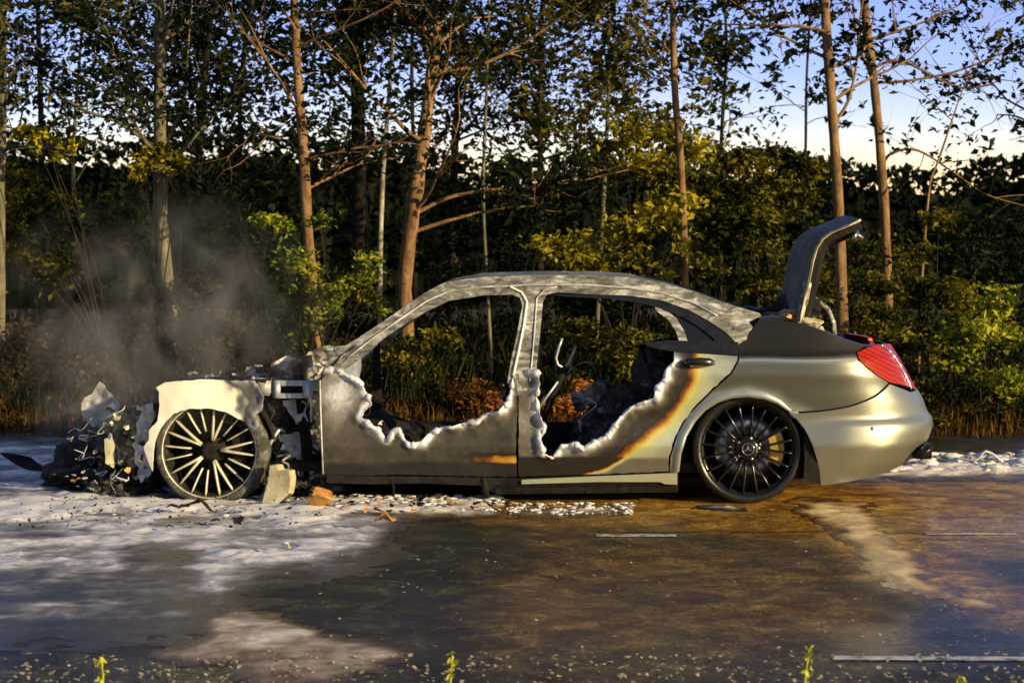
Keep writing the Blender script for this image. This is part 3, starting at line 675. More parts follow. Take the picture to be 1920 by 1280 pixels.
lampL = panel('tail_lamp', lamp_px[:3]+[(1690, 652), (1735, 738)]+lamp_px[6:], M['red_lamp'], CAR, off=.008, thick=.03, res=.02, seed=11)
panel('tail_lamp', lamp_px[:3]+[(1690, 652), (1735, 738)]+lamp_px[6:], M['red_lamp'], CAR, off=.008, thick=.03, res=.03, seed=11, side=-1)
rib([(1657, 649), (1676, 662), (1697, 690), (1718, 735)], .009, M['chrome'], 'lamp_strip', .01, lampL)
# rear panel between lamps, below the boot opening
panel('rear_panel', [(1722, 655), (1950, 655), (1950, 742), (1742, 742)], M['silver_paint'], CAR, off=-.004, thick=.02, res=.03, burn=lambda S, td: np.full(len(S), .5), seed=12)
panel('rear_panel', [(1722, 655), (1950, 655), (1950, 742), (1742, 742)], M['silver_paint'], CAR, off=-.004, thick=.02, res=.03, burn=lambda S, td: np.full(len(S), .5), seed=12, side=-1)
# far wing
panel('rear_wing', qp, M['sooty_paint'], CAR, off=0, thick=.015, res=.035, burn=burn_q, seed=9, side=-1)
# deck and boot floor, parcel shelf
b = MB()
zb = p2s(1500, 606)[1]
b.box((1.75, 0, .33), (1.1, 1.5, .04)); b.box((1.28, 0, .62), (.05, 1.3, .55), Matrix.Rotation(R(12), 4, 'Y'))
b.build('boot_floor', M['soot'], CAR)
dk = []
SSd = np.array([(i, j) for j in range(24) for i in range(14)], float)
FFd = [(j*14+i, j*14+i+1, (j+1)*14+i+1, (j+1)*14+i) for j in range(23) for i in range(13)]
def deck_fun(S_, o):
    x = 1.20+S_[:, 0]/13*.33; t = S_[:, 1]/23*2-1
    return np.stack([x, t*.74, zb-.03+.03*fbm(x*6, t*5, 0, 7)+o], 1)
shell('parcel_shelf', SSd, FFd, deck_fun, M['charcoal'], CAR, .02)
# sooty strip of sheet metal closing the wing top to the boot opening
for sg in (1, -1):
    top = [p2s(*p) for p in ((1424, 598), (1450, 594), (1500, 606), (1560, 628), (1590, 640), (1622, 650), (1650, 652))]
    vs = []
    for s_, z_ in top:
        x_, y_ = smap(s_, z_); vs += [(float(x_), float(y_)*sg, z_), (float(x_), (float(y_)+.05)*sg, z_+.010), (float(x_)-.01, (float(y_)+.12)*sg, z_+.006), (float(x_)-.01, (float(y_)+.13)*sg, z_-.05)]
    b = MB(); b.add(vs, [(i*4+j, (i+1)*4+j, (i+1)*4+j+1, i*4+j+1) for i in range(len(top)-1) for j in range(3)])
    b.build('boot_gutter', M['black_trim'], CAR)
# melted lumps along the boot edge
def lump(name, c, d, mt, parent, seed=0, amp=.35, sub=3, fr_=3.0, smooth=False):
    import bmesh
    bm = bmesh.new(); bmesh.ops.create_icosphere(bm, subdivisions=sub, radius=.5)
    co = np.array([tuple(v.co) for v in bm.verts]); fs = [tuple(v.index for v in f.verts) for f in bm.faces]; bm.free()
    n_ = fbm(co[:, 0]*fr_+seed*3.1, co[:, 1]*fr_, co[:, 2]*fr_, seed, 4)
    n2 = np.abs(fbm(co[:, 0]*fr_*2.6, co[:, 1]*fr_*2.6+seed, co[:, 2]*fr_*2.6, seed+9, 4))*(1.5 if sub > 4 else 1)
    co = co*(1+amp*2*n_-amp*n2)[:, None]*np.array(d)[None]+np.array(c)[None]
    me = bpy.data.meshes.new(name); me.from_pydata(co.tolist(), [], fs); me.update()
    me.polygons.foreach_set('use_smooth', [smooth]*len(fs))
    return link(name, me, mt, parent)
for i, (px, py, yl, dd, mt) in enumerate([(1455, 600, -.55, (.22, .3, .10), 'soot'), (1480, 592, -.5, (.2, .25, .08), 'rust_leaf'), (1520, 604, -.6, (.16, .1, .05), 'cream_plastic'), (1536, 616, -.64, (.07, .06, .04), 'cream_plastic'), (1440, 590, -.3, (.2, .3, .12), 'charcoal'), (1500, 575, .1, (.3, .5, .2), 'charcoal')]):
    x, z = car(px, py, yl); lump('melted_lining', (x, yl, z), dd, M[mt], CAR, seed=i+2, amp=.3, fr_=2.5)
# --- boot lid, raised; traced profile swept across the car with curvature
lid_prof = [(1497, 604), (1500, 585), (1507, 555), (1515, 520), (1521, 490), (1528, 465), (1540, 446), (1558, 433), (1580, 424), (1600, 416), (1612, 410)]
lp = [car(px, py, -.62) for px, py in lid_prof]
lpd = []
for i in range(len(lp)-1):
    for k in range(4): t = k/4; lpd.append((lp[i][0]*(1-t)+lp[i+1][0]*t, lp[i][1]*(1-t)+lp[i+1][1]*t))
lpd.append(lp[-1]); nl = len(lpd); nyl = 30
SSl = np.array([(i, j) for j in range(nyl) for i in range(nl)], float)
FFl = [(j*nl+i, j*nl+i+1, (j+1)*nl+i+1, (j+1)*nl+i) for j in range(nyl-1) for i in range(nl-1)]
lpa = np.array(lpd); tg = np.gradient(lpa, axis=0); tg /= np.hypot(*tg.T)[:, None]; nrm = np.stack([-tg[:, 1], tg[:, 0]], 1)
def lid_fun(S_, o):
    i = S_[:, 0].astype(int); t = S_[:, 1]/(nyl-1)*2-1; wv_ = .66 - .10*sstep(.6, 1, 1-i/nl)*0
    bow = .025*(1-t*t)
    x = lpa[i, 0]+nrm[i, 0]*(bow+o); z = lpa[i, 1]+nrm[i, 1]*(bow+o) 
    return np.stack([x+.006*fbm(t*4, i*.2, 0, 3), t*(.63+.02*np.sin(i/nl*3)), z], 1)
lid = shell('boot_lid', SSl, FFl, lid_fun, M['silver_paint'], CAR, .012, {'burn': .74+.12*fbm(SSl[:, 0]*.2, SSl[:, 1]*.3, 0, 5)})
def off_pt(k, d, y): return (lpa[k, 0]-nrm[k, 0]*d, y, lpa[k, 1]-nrm[k, 1]*d)
for sg in (-1, 1):
    b = MB(); b.tube([off_pt(k, .008, sg*.635) for k in range(0, nl, 2)], .008, 6); b.build('lid_edge', M['cream_plastic'] if sg < 0 else M['burnt_metal'], lid)
# inner stiffening tray of the lid
def tray_fun(S_, o):
    i = S_[:, 0].astype(int); t = S_[:, 1]/(nyl-1)*2-1; d = .045+.02*np.cos(t*9)
    return np.stack([lpa[i, 0]-nrm[i, 0]*(d-o), t*.56, lpa[i, 1]-nrm[i, 1]*(d-o)], 1)
shell('lid_lining', SSl, FFl, tray_fun, M['soot'], lid, .03)
x, z = car(1604, 442, -.5); b = MB(); b.box((x-.01, -.5, z), (.05, .10, .07), Matrix.Rotation(R(20), 4, 'Y'), .012); b.tube([(x-.03, -.5, z+.05), (x, -.5, z+.02), (x+.045, -.5, z-.02)], .012, 8)
b.build('number_plate_lamp', M['chrome'], lid)
b = MB(); b.tube([car(p[0], p[1], -.2)[:1]+(-.2,)+car(p[0], p[1], -.2)[1:] for p in ((1613, 412), (1600, 425), (1594, 440))], .012, 6); b.build('latch', M['soot'], lid)
for yl, pts, mt in ((-.60, [(1497, 612), (1505, 575), (1510, 545), (1516, 532)], 'cream_alloy'), (.62, [(1500, 565), (1530, 562), (1552, 580), (1562, 605), (1564, 628)], 'burnt_metal')):
    b = MB(); q = [car(p[0], p[1], yl) for p in pts]; b.tube([(a, yl, c) for a, c in q], .020, 8); b.build('lid_hinge', M[mt], CAR)
x, z = car(1510, 550, -.6); b = MB(); b.box((x, -.61, z), (.05, .012, .14), Matrix.Rotation(R(10), 4, 'Y'), .004); b.box((x, -.618, z-.02), (.02, .006, .03), Matrix.Rotation(R(10), 4, 'Y'), .002); b.build('hinge_plate', M['burnt_metal'], CAR)
# black rubber ring / liner arc behind boot
# --- sill
panel('sill', [(612, 889), (700, 893), (800, 893), (973, 896), (1272, 886), (1272, 922), (1100, 925), (930, 926), (900, 910), (780, 906), (700, 908), (612, 905)], M['black_trim'], CAR, off=-.012, thick=.12, res=.03, crumple=.004, seed=14)
panel('sill_trim', [(978, 899), (1100, 893), (1270, 886), (1270, 908), (1246, 907), (1238, 903), (1120, 903), (978, 907)], M['silver_paint'], CAR, off=.004, thick=.016, res=.02, burn=lambda S, td: np.full(len(S), .14), seed=15)
panel('sill_skirt', [(930, 914), (1270, 911), (1270, 922), (930, 926)], M['black_trim'], CAR, off=.01, thick=.03, res=.03)
panel('sill', [(612, 889), (1272, 886), (1272, 920), (930, 922), (612, 905)], M['soot'], CAR, off=-.012, thick=.12, res=.04, side=-1)
# floor pan with tunnel
b = MB(); b.box((-.2, 0, .20), (2.9, 1.6, .05)); b.tube([(-1.5, 0, .27), (1.0, 0, .27)], .13, 12); b.box((1.65, 0, .25), (.9, 1.3, .06)); b.box((-1.55, 0, .25), (.5, 1.1, .12), None, .03)
for yy in (-.5, .5): b.tube([(-1.0, yy, .17), (1.2, yy, .17)], .03, 8)
b.tube([(-.8, .25, .15), (.6, .25, .14), (2.2, .3, .2)], .035, 8)
b.build('floor_pan', M['soot'], CAR)
x, z = car(906, 932, -.86); b = MB(); b.tube([(x, -.86, .16), (x+.01, -.87, .10), (x+.02, -.86, z-.0)], .02, 8); b.lathe([(.012, -.01), (.024, -.01), (.024, .01), (.012, .01)], (x+.01, -.86, .07), 16); b.build('hanging_bracket', M['soot'], CAR)
x, z = car(735, 925, -.86); b = MB(); b.tube([(x-.05, -.86, .18), (x-.01, -.865, .14), (x+.01, -.86, .09), (x+.008, -.86, .03)], .007, 6); b.build('hanging_cable', M['soot'], CAR)
# exhaust tip
x, z = car(1735, 845, -.55); b = MB(); b.tube([(x-.25, -.55, z), (x-.04, -.55, z-.004), (x+.03, -.55, z)], [.035, .045, .05], 12, cap=False)
b.box((x-.03, -.6, z+.01), (.12, .26, .05), Matrix.Rotation(R(-35), 4, 'Y'), .015); b.build('exhaust_tip', M['black_trim'], CAR)
# mud flap / arch liner
pf = [car(px, py, -.9) for px, py in ((1512, 800), (1524, 840), (1536, 880), (1538, 905), (1525, 905), (1506, 896), (1508, 860), (1506, 820))]
S, Fs = cdt([tuple(p) for p in pf], .03); shell('mud_flap', S, Fs, lambda S_, o: np.stack([S_[:, 0], -.925-o+0*S_[:, 0], S_[:, 1]], 1), M['soot'], CAR, .2)
def liner(cx, cz, r, y0, y1, a0, a1, name):
    b = MB(); n = 24; vs = []
    for i in range(n+1):
        a = a0+(a1-a0)*i/n
        vs += [(cx+r*math.cos(a), y0, cz+r*math.sin(a)), (cx+r*math.cos(a), y1, cz+r*math.sin(a)), (cx+(r+.01)*math.cos(a), y1, cz+(r+.01)*math.sin(a)), (cx+(r+.01)*math.cos(a), y0, cz+(r+.01)*math.sin(a))]
    fs = [(i*4+j, (i+1)*4+j, (i+1)*4+(j+1) % 4, i*4+(j+1) % 4) for i in range(n) for j in range(4)]
    b.add(vs, fs); b.box((cx, y1, cz+r*.25), (2*r, .02, 1.5*r)); return b.build(name, M['soot'], CAR)
WR = car(1402, 848, -.87); WFp = car(393, 848, -.87)
liner(WR[0], WR[1], .395, -.9, -.48, R(5), R(178), 'wheel_arch_liner'); liner(WR[0], WR[1], .395, .9, .48, R(5), R(178), 'wheel_arch_liner')
# --- wheels
def wheel(cx, cz, y0, front, sg=1, detail=True):
    """outer face at y0, sg=1 near side"""
    W = bpy.data.objects.new('wheel', None); C.objects.link(W); W.parent = CAR; W.location = (cx, y0, cz); W.rotation_euler = (0, 0, 0 if sg > 0 else math.pi)
    Rt = .325 if not front else .318; k = 1.0
    def sag(v):
        x_, y_, z_ = v
        zmin = -cz+.004
        if front:
            n_ = float(vnoise(x_*14, z_*14, y_*14, 5)); rr = math.hypot(x_, z_)
            if rr > .285: k_ = 1+.045*n_+(.10 if x_ > .1 else .03); x_ *= k_; z_ *= k_
        if z_ < zmin+.03 :
            z_ = max(z_, zmin) if not front else max(z_, zmin)
        return (x_, y_, z_)
    t = MB(); t.lathe([(.270, .0), (.283, -.012), (.300, -.016), (Rt-.012, -.004), (Rt-.002, .02), (Rt, .06), (Rt, .18), (Rt-.004, .22), (.30, .25), (.275, .235), (.266, .12)], (0, 0, 0), 96, True, sag)
    t.build('tyre', M['burnt_rubber'] if front else M['rubber'], W)
    am = M['cream_alloy'] if front else M['black_alloy']
    r = MB(); r.lathe([(.286, -.010), (.289, -.002), (.284, .010), (.272, .014), (.272, .004), (.276, -.008)], (0, 0, 0), 96)
    rb_ = MB(); rb_.lathe([(.271, .014), (.262, .03), (.250, .12), (.252, .22), (.246, .22), (.243, .12), (.254, .03), (.266, .010)], (0, 0, 0), 96); rb_.build('rim_barrel', M['soot'] if front else am, W)
    if front:
        hb_ = MB(); hb_.lathe([(.0, .035), (.03, .03), (.050, .035), (.060, .05), (.062, .10)], (0, 0, 0), 32, False); hb_.build('hub', M['soot'], W)
    else: r.lathe([(.0, .0), (.045, .0), (.06, .008), (.078, .022), (.08, .05), (.08, .10)], (0, 0, 0), 48, False)
    for i in range(20):
        a = R(9+18*i+3); longs = (i % 4) in (0, 3)
        r0 = .062 if longs else (.115 if front else .075)
        grp = R(72*((i+1)//4)+3)
        a_in = a if not longs else a+(grp-a)*.86
        w0, w1 = (.0095, .005) if longs else (.0048, .0048)
        if not front: w0, w1 = .0075, .006
        p0 = Vector((r0*math.cos(a_in), 0, r0*math.sin(a_in))); p1 = Vector((.279*math.cos(a), 0, .279*math.sin(a)))
        d = (p1-p0).normalized(); q = Vector((-d.z, 0, d.x)); vs = []
        for k_ in range(6):
            tt = k_/5; p = p0.lerp(p1, tt); wd = w0*(1-tt)+w1*tt; yy = .018 - .020*math.sin(tt*math.pi*.8) if not front else .020-.018*math.sin(tt*math.pi*.8)
            for (aa, bb) in ((-1, .02), (-.75, 0), (.75, 0), (1, .02), (.8, .045), (-.8, .045)): pp = p+q*wd*aa; vs.append((pp.x, yy+bb-.004*(1-tt), pp.z))
        r.add(vs, [(i_*6+j, (i_+1)*6+j, (i_+1)*6+(j+1) % 6, i_*6+(j+1) % 6) for i_ in range(5) for j in range(6)]+[tuple(range(6)), tuple(reversed(range(30, 36)))])
    r.build('rim', am, W)
    for j in range(5):
        a = R(72*j+3); b_ = MB(); b_.lathe([(0, -.004), (.009, -.004), (.011, 0), (.011, .03)], (.062*math.cos(a), .012 if not front else .03, .062*math.sin(a)), 10, False)
        b_.build('wheel_bolt', M['steel'] if not front else M['soot'], W)
    if not front:
        cp = MB(); cp.lathe([(0, -.006), (.030, -.006), (.033, -.003)], (0, 0, 0), 40, False); capo = cp.build('hub_cap', M['black_alloy'], W)
        st = MB(); st.lathe([(.0335, -.013), (.037, -.010), (.0335, -.006), (.031, -.010)], (0, 0, 0), 48)
        for j in range(3):
            a = R(90+120*j); ti = Vector((math.cos(a), 0, math.sin(a))); pe = Vector((-ti.z, 0, ti.x))
            st.add([Vector((0, -.015, 0)), ti*.032+Vector((0, -.009, 0)), pe*.0065+Vector((0, -.008, 0))+ti*.004, -pe*.0065+Vector((0, -.008, 0))+ti*.004], [(0, 1, 2), (0, 3, 1)], False)
        st.build('star_emblem', M['chrome'], W)
    d = MB(); d.lathe([(.08, .10), (.19, .10), (.19, .125), (.08, .125)], (0, 0, 0), 64); d.lathe([(0, .07), (.085, .07), (.09, .10)], (0, 0, 0), 40, False); d.build('brake_disc', M['steel'] if not front else M['soot'], W)
    b_ = MB(); n = 10; vs = []
    for i in range(n+1):
        a = R(-30+62*i/n)
        for (rr, yy) in ((.135, .055), (.215, .055), (.225, .08), (.225, .16), (.135, .16)): vs.append((rr*math.cos(a), yy, rr*math.sin(a)))
    b_.add(vs, [(i*5+j, (i+1)*5+j, (i+1)*5+(j+1) % 5, i*5+(j+1) % 5) for i in range(n) for j in range(5)]+[tuple(range(5)), tuple(reversed(range(n*5, n*5+5)))], False)
    b_.build('brake_caliper', M['caliper'] if not front else M['soot'], W)
    return W
wheel(WR[0], .322, -.885, False); wheel(WR[0], .322, .885, False, -1)
wheel(WFp[0], .300, -.875, True); wheel(WFp[0], .300, .875, True, -1)
b = MB(); b.tube([(WR[0], -.62, .32), (WR[0], .62, .32)], .05, 10); b.tube([(WFp[0], -.62, .29), (WFp[0], .62, .29)], .05, 10); b.build('axle', M['soot'], CAR)
# --- front wing (white ash, plus lamp light put into its colour), arch over the burnt wheel
fw = [(291, 727), (308, 717), (347, 713), (392, 711), (437, 713), (477, 713), (485, 724), (496, 744), (491, 769), (480, 777), (487, 797), (477, 806), (463, 794), (451, 786), (423, 772), (387, 765), (353, 766), (325, 775), (311, 789), (300, 803), (291, 822), (286, 845), (284, 885), (278, 873), (271, 855), (266, 839), (277, 825), (277, 808), (294, 789), (297, 766), (297, 735)]
fwing_torn = [(437, 713), (477, 713), (485, 724), (496, 744), (491, 769), (480, 777), (487, 797), (477, 806), (463, 794)]
def burn_fw(S, td): return None
m, nt, b_ = mat('ash_and_lamplight_wing', rough=.5)
a = N(nt, 'ShaderNodeAttribute'); a.attribute_name = 'burn'; n1 = noise(nt, 7, 7, .7, dist=.6)
f = mth(nt, 'ADD', a.outputs['Fac'], mth(nt, 'MULTIPLY', mth(nt, 'SUBTRACT', n1.outputs['Fac'], .5), .5))
r = ramp(nt, [(0, (.94, .91, .80)), (.24, (.88, .84, .68)), (.40, (.36, .35, .32)), (.60, (.06, .06, .065)), (.8, (.13, .13, .145)), (1, (.42, .42, .47))]); nt.links.new(f, r.inputs[0]); nt.links.new(r.outputs[0], b_.inputs['Base Color'])
bump(nt, b_, n1.outputs['Fac'], .3, .015)
def burn_w(S, td):
    x1 = p2s(388, 740)[0]; x2 = p2s(470, 740)[0]
    q_ = (S[:, 0]-x1)/(x2-x1)+.9*fbm(S[:, 0]*5, S[:, 1]*5, 0, 3); return .06+.60*sstep(.05, .6, q_)+.22*sstep(.8, 1.5, q_) - .30*sstep(1.3, 1.8, q_)*0 + .25*np.exp(-(td/.03)**2)
fwing = panel('front_wing', fw, M['ash_and_lamplight_wing'], CAR, off=0, thick=.014, res=.013, burn=burn_w, torn=fwing_torn, crumple=.008, cs=7, seed=16, jag=.003)
# inner wing top / bonnet ledge running back from the wing edge
b = MB(); vs = []; top = [(300, 722), (347, 714), (392, 712), (437, 713), (477, 714), (500, 716)]
for i, p in enumerate(top):
    s_, z_ = p2s(*p); x_, y_ = smap(s_, z_)
    for k, (dy, dz) in enumerate(((0, 0), (.05, .012), (.12, .008), (.2, -.03), (.28, -.02), (.35, -.07))): vs.append((float(x_)+.01*math.sin(i+k), float(y_)+dy, z_+dz+.008*math.sin(i*2.3+k)))
b.add(vs, [(i*6+j, (i+1)*6+j, (i+1)*6+j+1, i*6+j+1) for i in range(5) for j in range(5)]); b.build('inner_wing', M['charcoal'], CAR)
liner(WFp[0], .30, .372, -.84, -.5, R(10), R(160), 'wheel_arch_liner')
# far front wing remnant standing as a torn sheet
far_w = [(152, 776), (150, 762), (158, 745), (170, 738), (180, 725), (188, 715), (196, 722), (212, 742), (223, 755), (222, 770), (214, 782), (222, 800), (232, 830), (225, 870), (170, 880), (145, 830), (150, 800), (160, 790)]
sheet('front_wing', far_w, .55, M['ash_metal'], seed=31, amp=.04, cs=5, jag=.008)
# front torn skin left of the wheel
sheet('bumper_remnant', [(268, 760), (292, 752), (296, 790), (280, 815), (272, 850), (286, 890), (262, 905), (248, 860), (255, 800)], -.78, M['ash_metal'], seed=33, amp=.05, cs=8, jag=.01)
# bracket with rectangular window (bonnet hinge mount)
xa, za = car(512, 746, -.80); xb, zb2 = car(588, 713, -.80); ha, hz_ = car(526, 737, -.80); hb_, hz2 = car(568, 723, -.80)
b = MB(); yb = -.80
b.box(((xa+ha)/2, yb, (za+zb2)/2), (ha-xa, .03, zb2-za), None, .003); b.box(((xb+hb_)/2, yb, (za+zb2)/2), (xb-hb_, .03, zb2-za), None, .003)
b.box(((ha+hb_)/2, yb+.001, (za+hz_)/2), (hb_-ha, .028, hz_-za)); b.box(((ha+hb_)/2, yb+.001, (zb2+hz2)/2), (hb_-ha, .028, zb2-hz2)); b.build('hinge_bracket', M['galvanised'], CAR)
b = MB(); b.box((xa-.06, yb+.01, (za+zb2)/2+.015), (.12, .04, .10), Matrix.Rotation(R(4), 4, 'Y'), .012); b.build('wing_mount', M['ash_metal'], CAR); b = MB(); b.tube([(xb-.01, yb-.02, zb2), (xb-.012, yb-.02, za-.14)], .008, 6); b.build('bracket_rod', M['ash_metal'], CAR)
# firewall and footwell
fx0, fz0 = car(590, 900, -.8); fxa, _ = car(560, 760, 0)
b = MB(); b.box((fxa+.12, 0, .52), (.06, 1.5, .62), Matrix.Rotation(R(-6), 4, 'Y')); b.build('firewall', M['charcoal'], CAR)
rnd = random.Random(5)
eng = [(455, 780, -.5, (.5, .6, .32)), (540, 800, -.45, (.45, .5, .45)), (350, 800, 0, (.7, .9, .45)), (560, 860, -.55, (.32, .3, .3)), (520, 730, -.3, (.5, .6, .14)), (420, 730, .1, (.8, .9, .16)), (250, 830, -.2, (.35, .9, .4)), (545, 900, -.5, (.5, .5, .12)), (590, 915, -.72, (.2, .2, .12))]
for i, (px, py, yl, dd) in enumerate(eng):
    x, z = car(px, py, yl); lump('burnt_engine', (x, yl, z), dd, M['ash_char'], CAR, seed=40+i, amp=.42, sub=5, fr_=4.0)
# brake/suspension strut bits behind the wheel
b = MB(); q = [car(px, py, -.66) for px, py in ((505, 760), (530, 790), (565, 812))]; b.tube([(a_, -.66, c_) for a_, c_ in q], .022, 8); q = [car(px, py, -.7) for px, py in ((500, 830), (560, 800), (590, 790))]; b.tube([(a_, -.7, c_) for a_, c_ in q], .016, 8)
b.build('suspension_arm', M['soot'], CAR)
for i, (pp, yl, mt) in enumerate([([(535, 750), (575, 752), (580, 790), (562, 800), (545, 780)], -.74, 'ash_metal'), ([(525, 815), (590, 805), (594, 850), (560, 862), (530, 850)], -.72, 'ash_metal'), ([(515, 850), (548, 845), (560, 880), (530, 890)], -.70, 'burnt_metal'), ([(490, 770), (512, 765), (520, 800), (500, 820)], -.68, 'burnt_metal')]):
    sheet('inner_panel', pp, yl, M[mt], seed=60+i, amp=.05, cs=10, jag=.012)
for i in range(14):
    rq = random.Random(400+i); px, py = rq.uniform(490, 592), rq.uniform(745, 900); q = []; yl = rq.uniform(-.78, -.6); px2, py2 = px, py
    for k in range(5):
        a_, c_ = car(px2, py2, yl); q.append((a_, yl, c_)); px2 += rq.uniform(-26, 26); py2 += rq.uniform(-8, 34); yl += rq.uniform(-.05, .05)
    b = MB(); b.tube(curve0(q), rq.uniform(.005, .014), 7); b.build('hose', M[rq.choice(['soot', 'burnt_metal', 'soot', 'galvanised'])], CAR)
for i in range(22):
    rq = random.Random(800+i); px, py = rq.uniform(150, 285), rq.uniform(770, 900); q = []; yl = rq.uniform(-.8, -.45)
    for k in range(4):
        a_, c_ = car(px, py, yl); q.append((a_, yl, max(c_, .02))); px += rq.uniform(-22, 22); py += rq.uniform(-14, 26); yl += rq.uniform(-.04, .04)
    b = MB(); b.tube(curve0(q), rq.uniform(.002, .0045), 6); b.build('bent_wire', M[rq.choice(['ash_metal', 'burnt_metal', 'cream_alloy', 'galvanised'])], CAR)
sx_, sz_ = car(520, 800, -.6); b = MB(); b.tube([(sx_+.045*math.cos(k*.6), -.6+.045*math.sin(k*.6), sz_-.12+k*.006) for k in range(46)], .007, 6); b.build('coil_spring', M['burnt_metal'], CAR)
# crumpled cowl and scraps along the bonnet line
def scrap(name, c, sz, mt, parent, seed, flat=.12):
    rr = random.Random(seed); k = rr.randint(6, 9); pts = []
    for i in range(k):
        a = 2*math.pi*i/k+rr.uniform(-.3, .3); q = rr.uniform(.45, 1); pts.append((math.cos(a)*q*sz, math.sin(a)*q*sz*rr.uniform(.5, 1)))
    S, Fs = cdt(pts, sz/5, seed); rot = Matrix.Rotation(rr.uniform(0, 6), 4, 'Z') @ Matrix.Rotation(rr.uniform(-1.2, 1.2), 4, 'X') @ Matrix.Rotation(rr.uniform(-.8, .8), 4, 'Y')
    rm = np.array(rot.to_3x3())
    def fun(S_, o):
        n_ = fbm(S_[:, 0]/sz*1.6, S_[:, 1]/sz*1.6, seed, seed, 3)*sz*.7
        return (rm @ np.stack([S_[:, 0], S_[:, 1], n_+o], 0)).T+np.array(c)[None]
    return shell(name, S, Fs, fun, mt, parent, max(.003, sz*.05))
rnd = random.Random(77)
sp_mats = ['ash_metal', 'burnt_metal', 'charcoal', 'galvanised', 'burnt_metal', 'soot']
def scatter(n, x0, x1, y0f, y1f, yl0, yl1, s0, s1, nm, mats=sp_mats):
    for i in range(n):
        px = rnd.uniform(x0, x1); py = rnd.uniform(y0f(px), y1f(px)); yl = rnd.uniform(yl0, yl1); x, z = car(px, py, yl)
        scrap(nm, (x, yl, max(z, .02)), rnd.uniform(s0, s1), M[rnd.choice(mats)], CAR, rnd.randint(0, 9999))
scatter(34, 470, 650, lambda p: np.interp(p, [470, 560, 650], [690, 668, 655]), lambda p: 712, -.7, .2, .03, .08, 'cowl_scrap')
scatter(14, 330, 500, lambda p: 702, lambda p: 714, -.75, .3, .025, .07, 'bonnet_scrap')
scatter(26, 495, 600, lambda p: 745, lambda p: 900, -.75, -.5, .03, .075, 'engine_scrap')
scatter(30, 120, 290, lambda p: 820, lambda p: 925, -.80, -.55, .010, .035, 'nose_scrap', ['ash_metal', 'cream_plastic', 'burnt_metal', 'rust_leaf', 'galvanised', 'charcoal'])
scatter(66, 205, 300, lambda p: 760, lambda p: 880, -.82, -.2, .012, .045, 'front_scrap', ['ash_metal', 'cream_alloy', 'cream_plastic', 'charcoal', 'burnt_metal'])
sheet('cowl_panel', [(560, 690), (575, 660), (600, 650), (640, 648), (668, 652), (640, 672), (610, 700), (590, 712)], -.3, M['burnt_metal'], seed=71, amp=.04, cs=7, jag=.01)
sheet('cowl_panel', [(500, 712), (512, 680), (540, 668), (590, 676), (600, 700), (590, 712)], -.55, M['burnt_metal'], seed=72, amp=.05, cs=9, jag=.014)
# mirror triangle at the A pillar foot
panel('mirror_triangle', [(628, 690), (652, 668), (676, 658), (677, 690), (672, 712), (640, 694)], M['galvanised'], CAR, off=-.01, thick=.02, res=.012, crumple=.012, cs=14, seed=18)
# --- cabin: seats, frames, dash
def seat_bars(pts, yl, r, mt, name):
    b = MB(); q = [car(px, py, yl) for px, py in pts]; b.tube([(a_, yl, c_) for a_, c_ in q], r, 8); return b.build(name, mt, CAR)
ys = -.25
seat = empty('front_seat'); seat.parent = CAR
b = MB()
for yl in (-.5, -.08):
    q = [car(px, py, yl) for px, py in ((1012, 800), (1025, 770), (1045, 720), (1062, 688))]; b.tube([(a_, yl, c_) for a_, c_ in q], .022, 8)
for px, py in ((1020, 780), (1034, 750), (1048, 715), (1060, 690)):
    a_, c_ = car(px, py, ys); b.tube([(a_, -.5, c_), (a_, -.08, c_)], .014, 6)
a0 = car(1016, 790, ys); a1 = car(1060, 692, ys)
b.build('seat_frame', M['soot'], seat)
b = MB(); q = [car(px, py, -.42) for px, py in ((1058, 690), (1046, 684), (1042, 672), (1048, 650), (1054, 634))]; b.tube([(a_, -.42, c_) for a_, c_ in q], .009, 8); b.build('headrest_post', M['galvanised'], seat); b = MB(); q = [car(px, py, -.3) for px, py in ((1058, 690), (1066, 682), (1074, 664), (1080, 648))]; b.tube([(a_, -.3, c_) for a_, c_ in q], .010, 8); b.build('headrest_post', M['galvanised'], seat)
b = MB(); q = [car(px, py, -.62) for px, py in ((1008, 768), (1024, 745), (1046, 715))]; b.tube([(a_, -.62, c_) for a_, c_ in q], .008, 6); b.build('seat_rail', M['galvanised'], seat)
lumps = [(800, 862, -.2, (.8, 1.0, .22)), (720, 830, -.3, (.4, .9, .30)), (900, 850, -.1, (.5, .8, .16)), (1060, 860, -.1, (.5, .9, .14)), (1190, 790, -.1, (.62, 1.3, .48)), (1130, 820, -.1, (.5, 1.1, .26)), (1250, 730, 0, (.40, 1.3, .60)), (1300, 700, 0, (.3, 1.3, .62))]
for i, (px, py, yl, dd) in enumerate(lumps):
    x, z = car(px, py, yl); lump('burnt_seat' if i > 3 else 'burnt_carpet', (x, yl, z), dd, M['ash_char' if i > 3 else 'soot'], CAR, seed=80+i, amp=.28, sub=4, fr_=2.6)
for i, (px, py) in enumerate([(1112, 742), (1090, 752), (1126, 730)]):
    x, z = car(px, py, .1); lump('ash_clump', (x, .1, z), (.14, .14, .12), M['burnt_metal'], CAR, seed=90+i, amp=.4)
sheet('parcel_support', [(1190, 645), (1230, 634), (1300, 640), (1320, 665), (1280, 690), (1220, 700), (1205, 668)], -.3, M['charcoal'], seed=95, amp=.03, cs=9, jag=.01)
scatter(40, 1060, 1290, lambda p: np.interp(p, [1060, 1150, 1290], [800, 740, 670]), lambda p: 840, -.6, .2, .02, .045, 'cabin_scrap', ['charcoal', 'burnt_metal', 'galvanised', 'ash_metal', 'soot'])
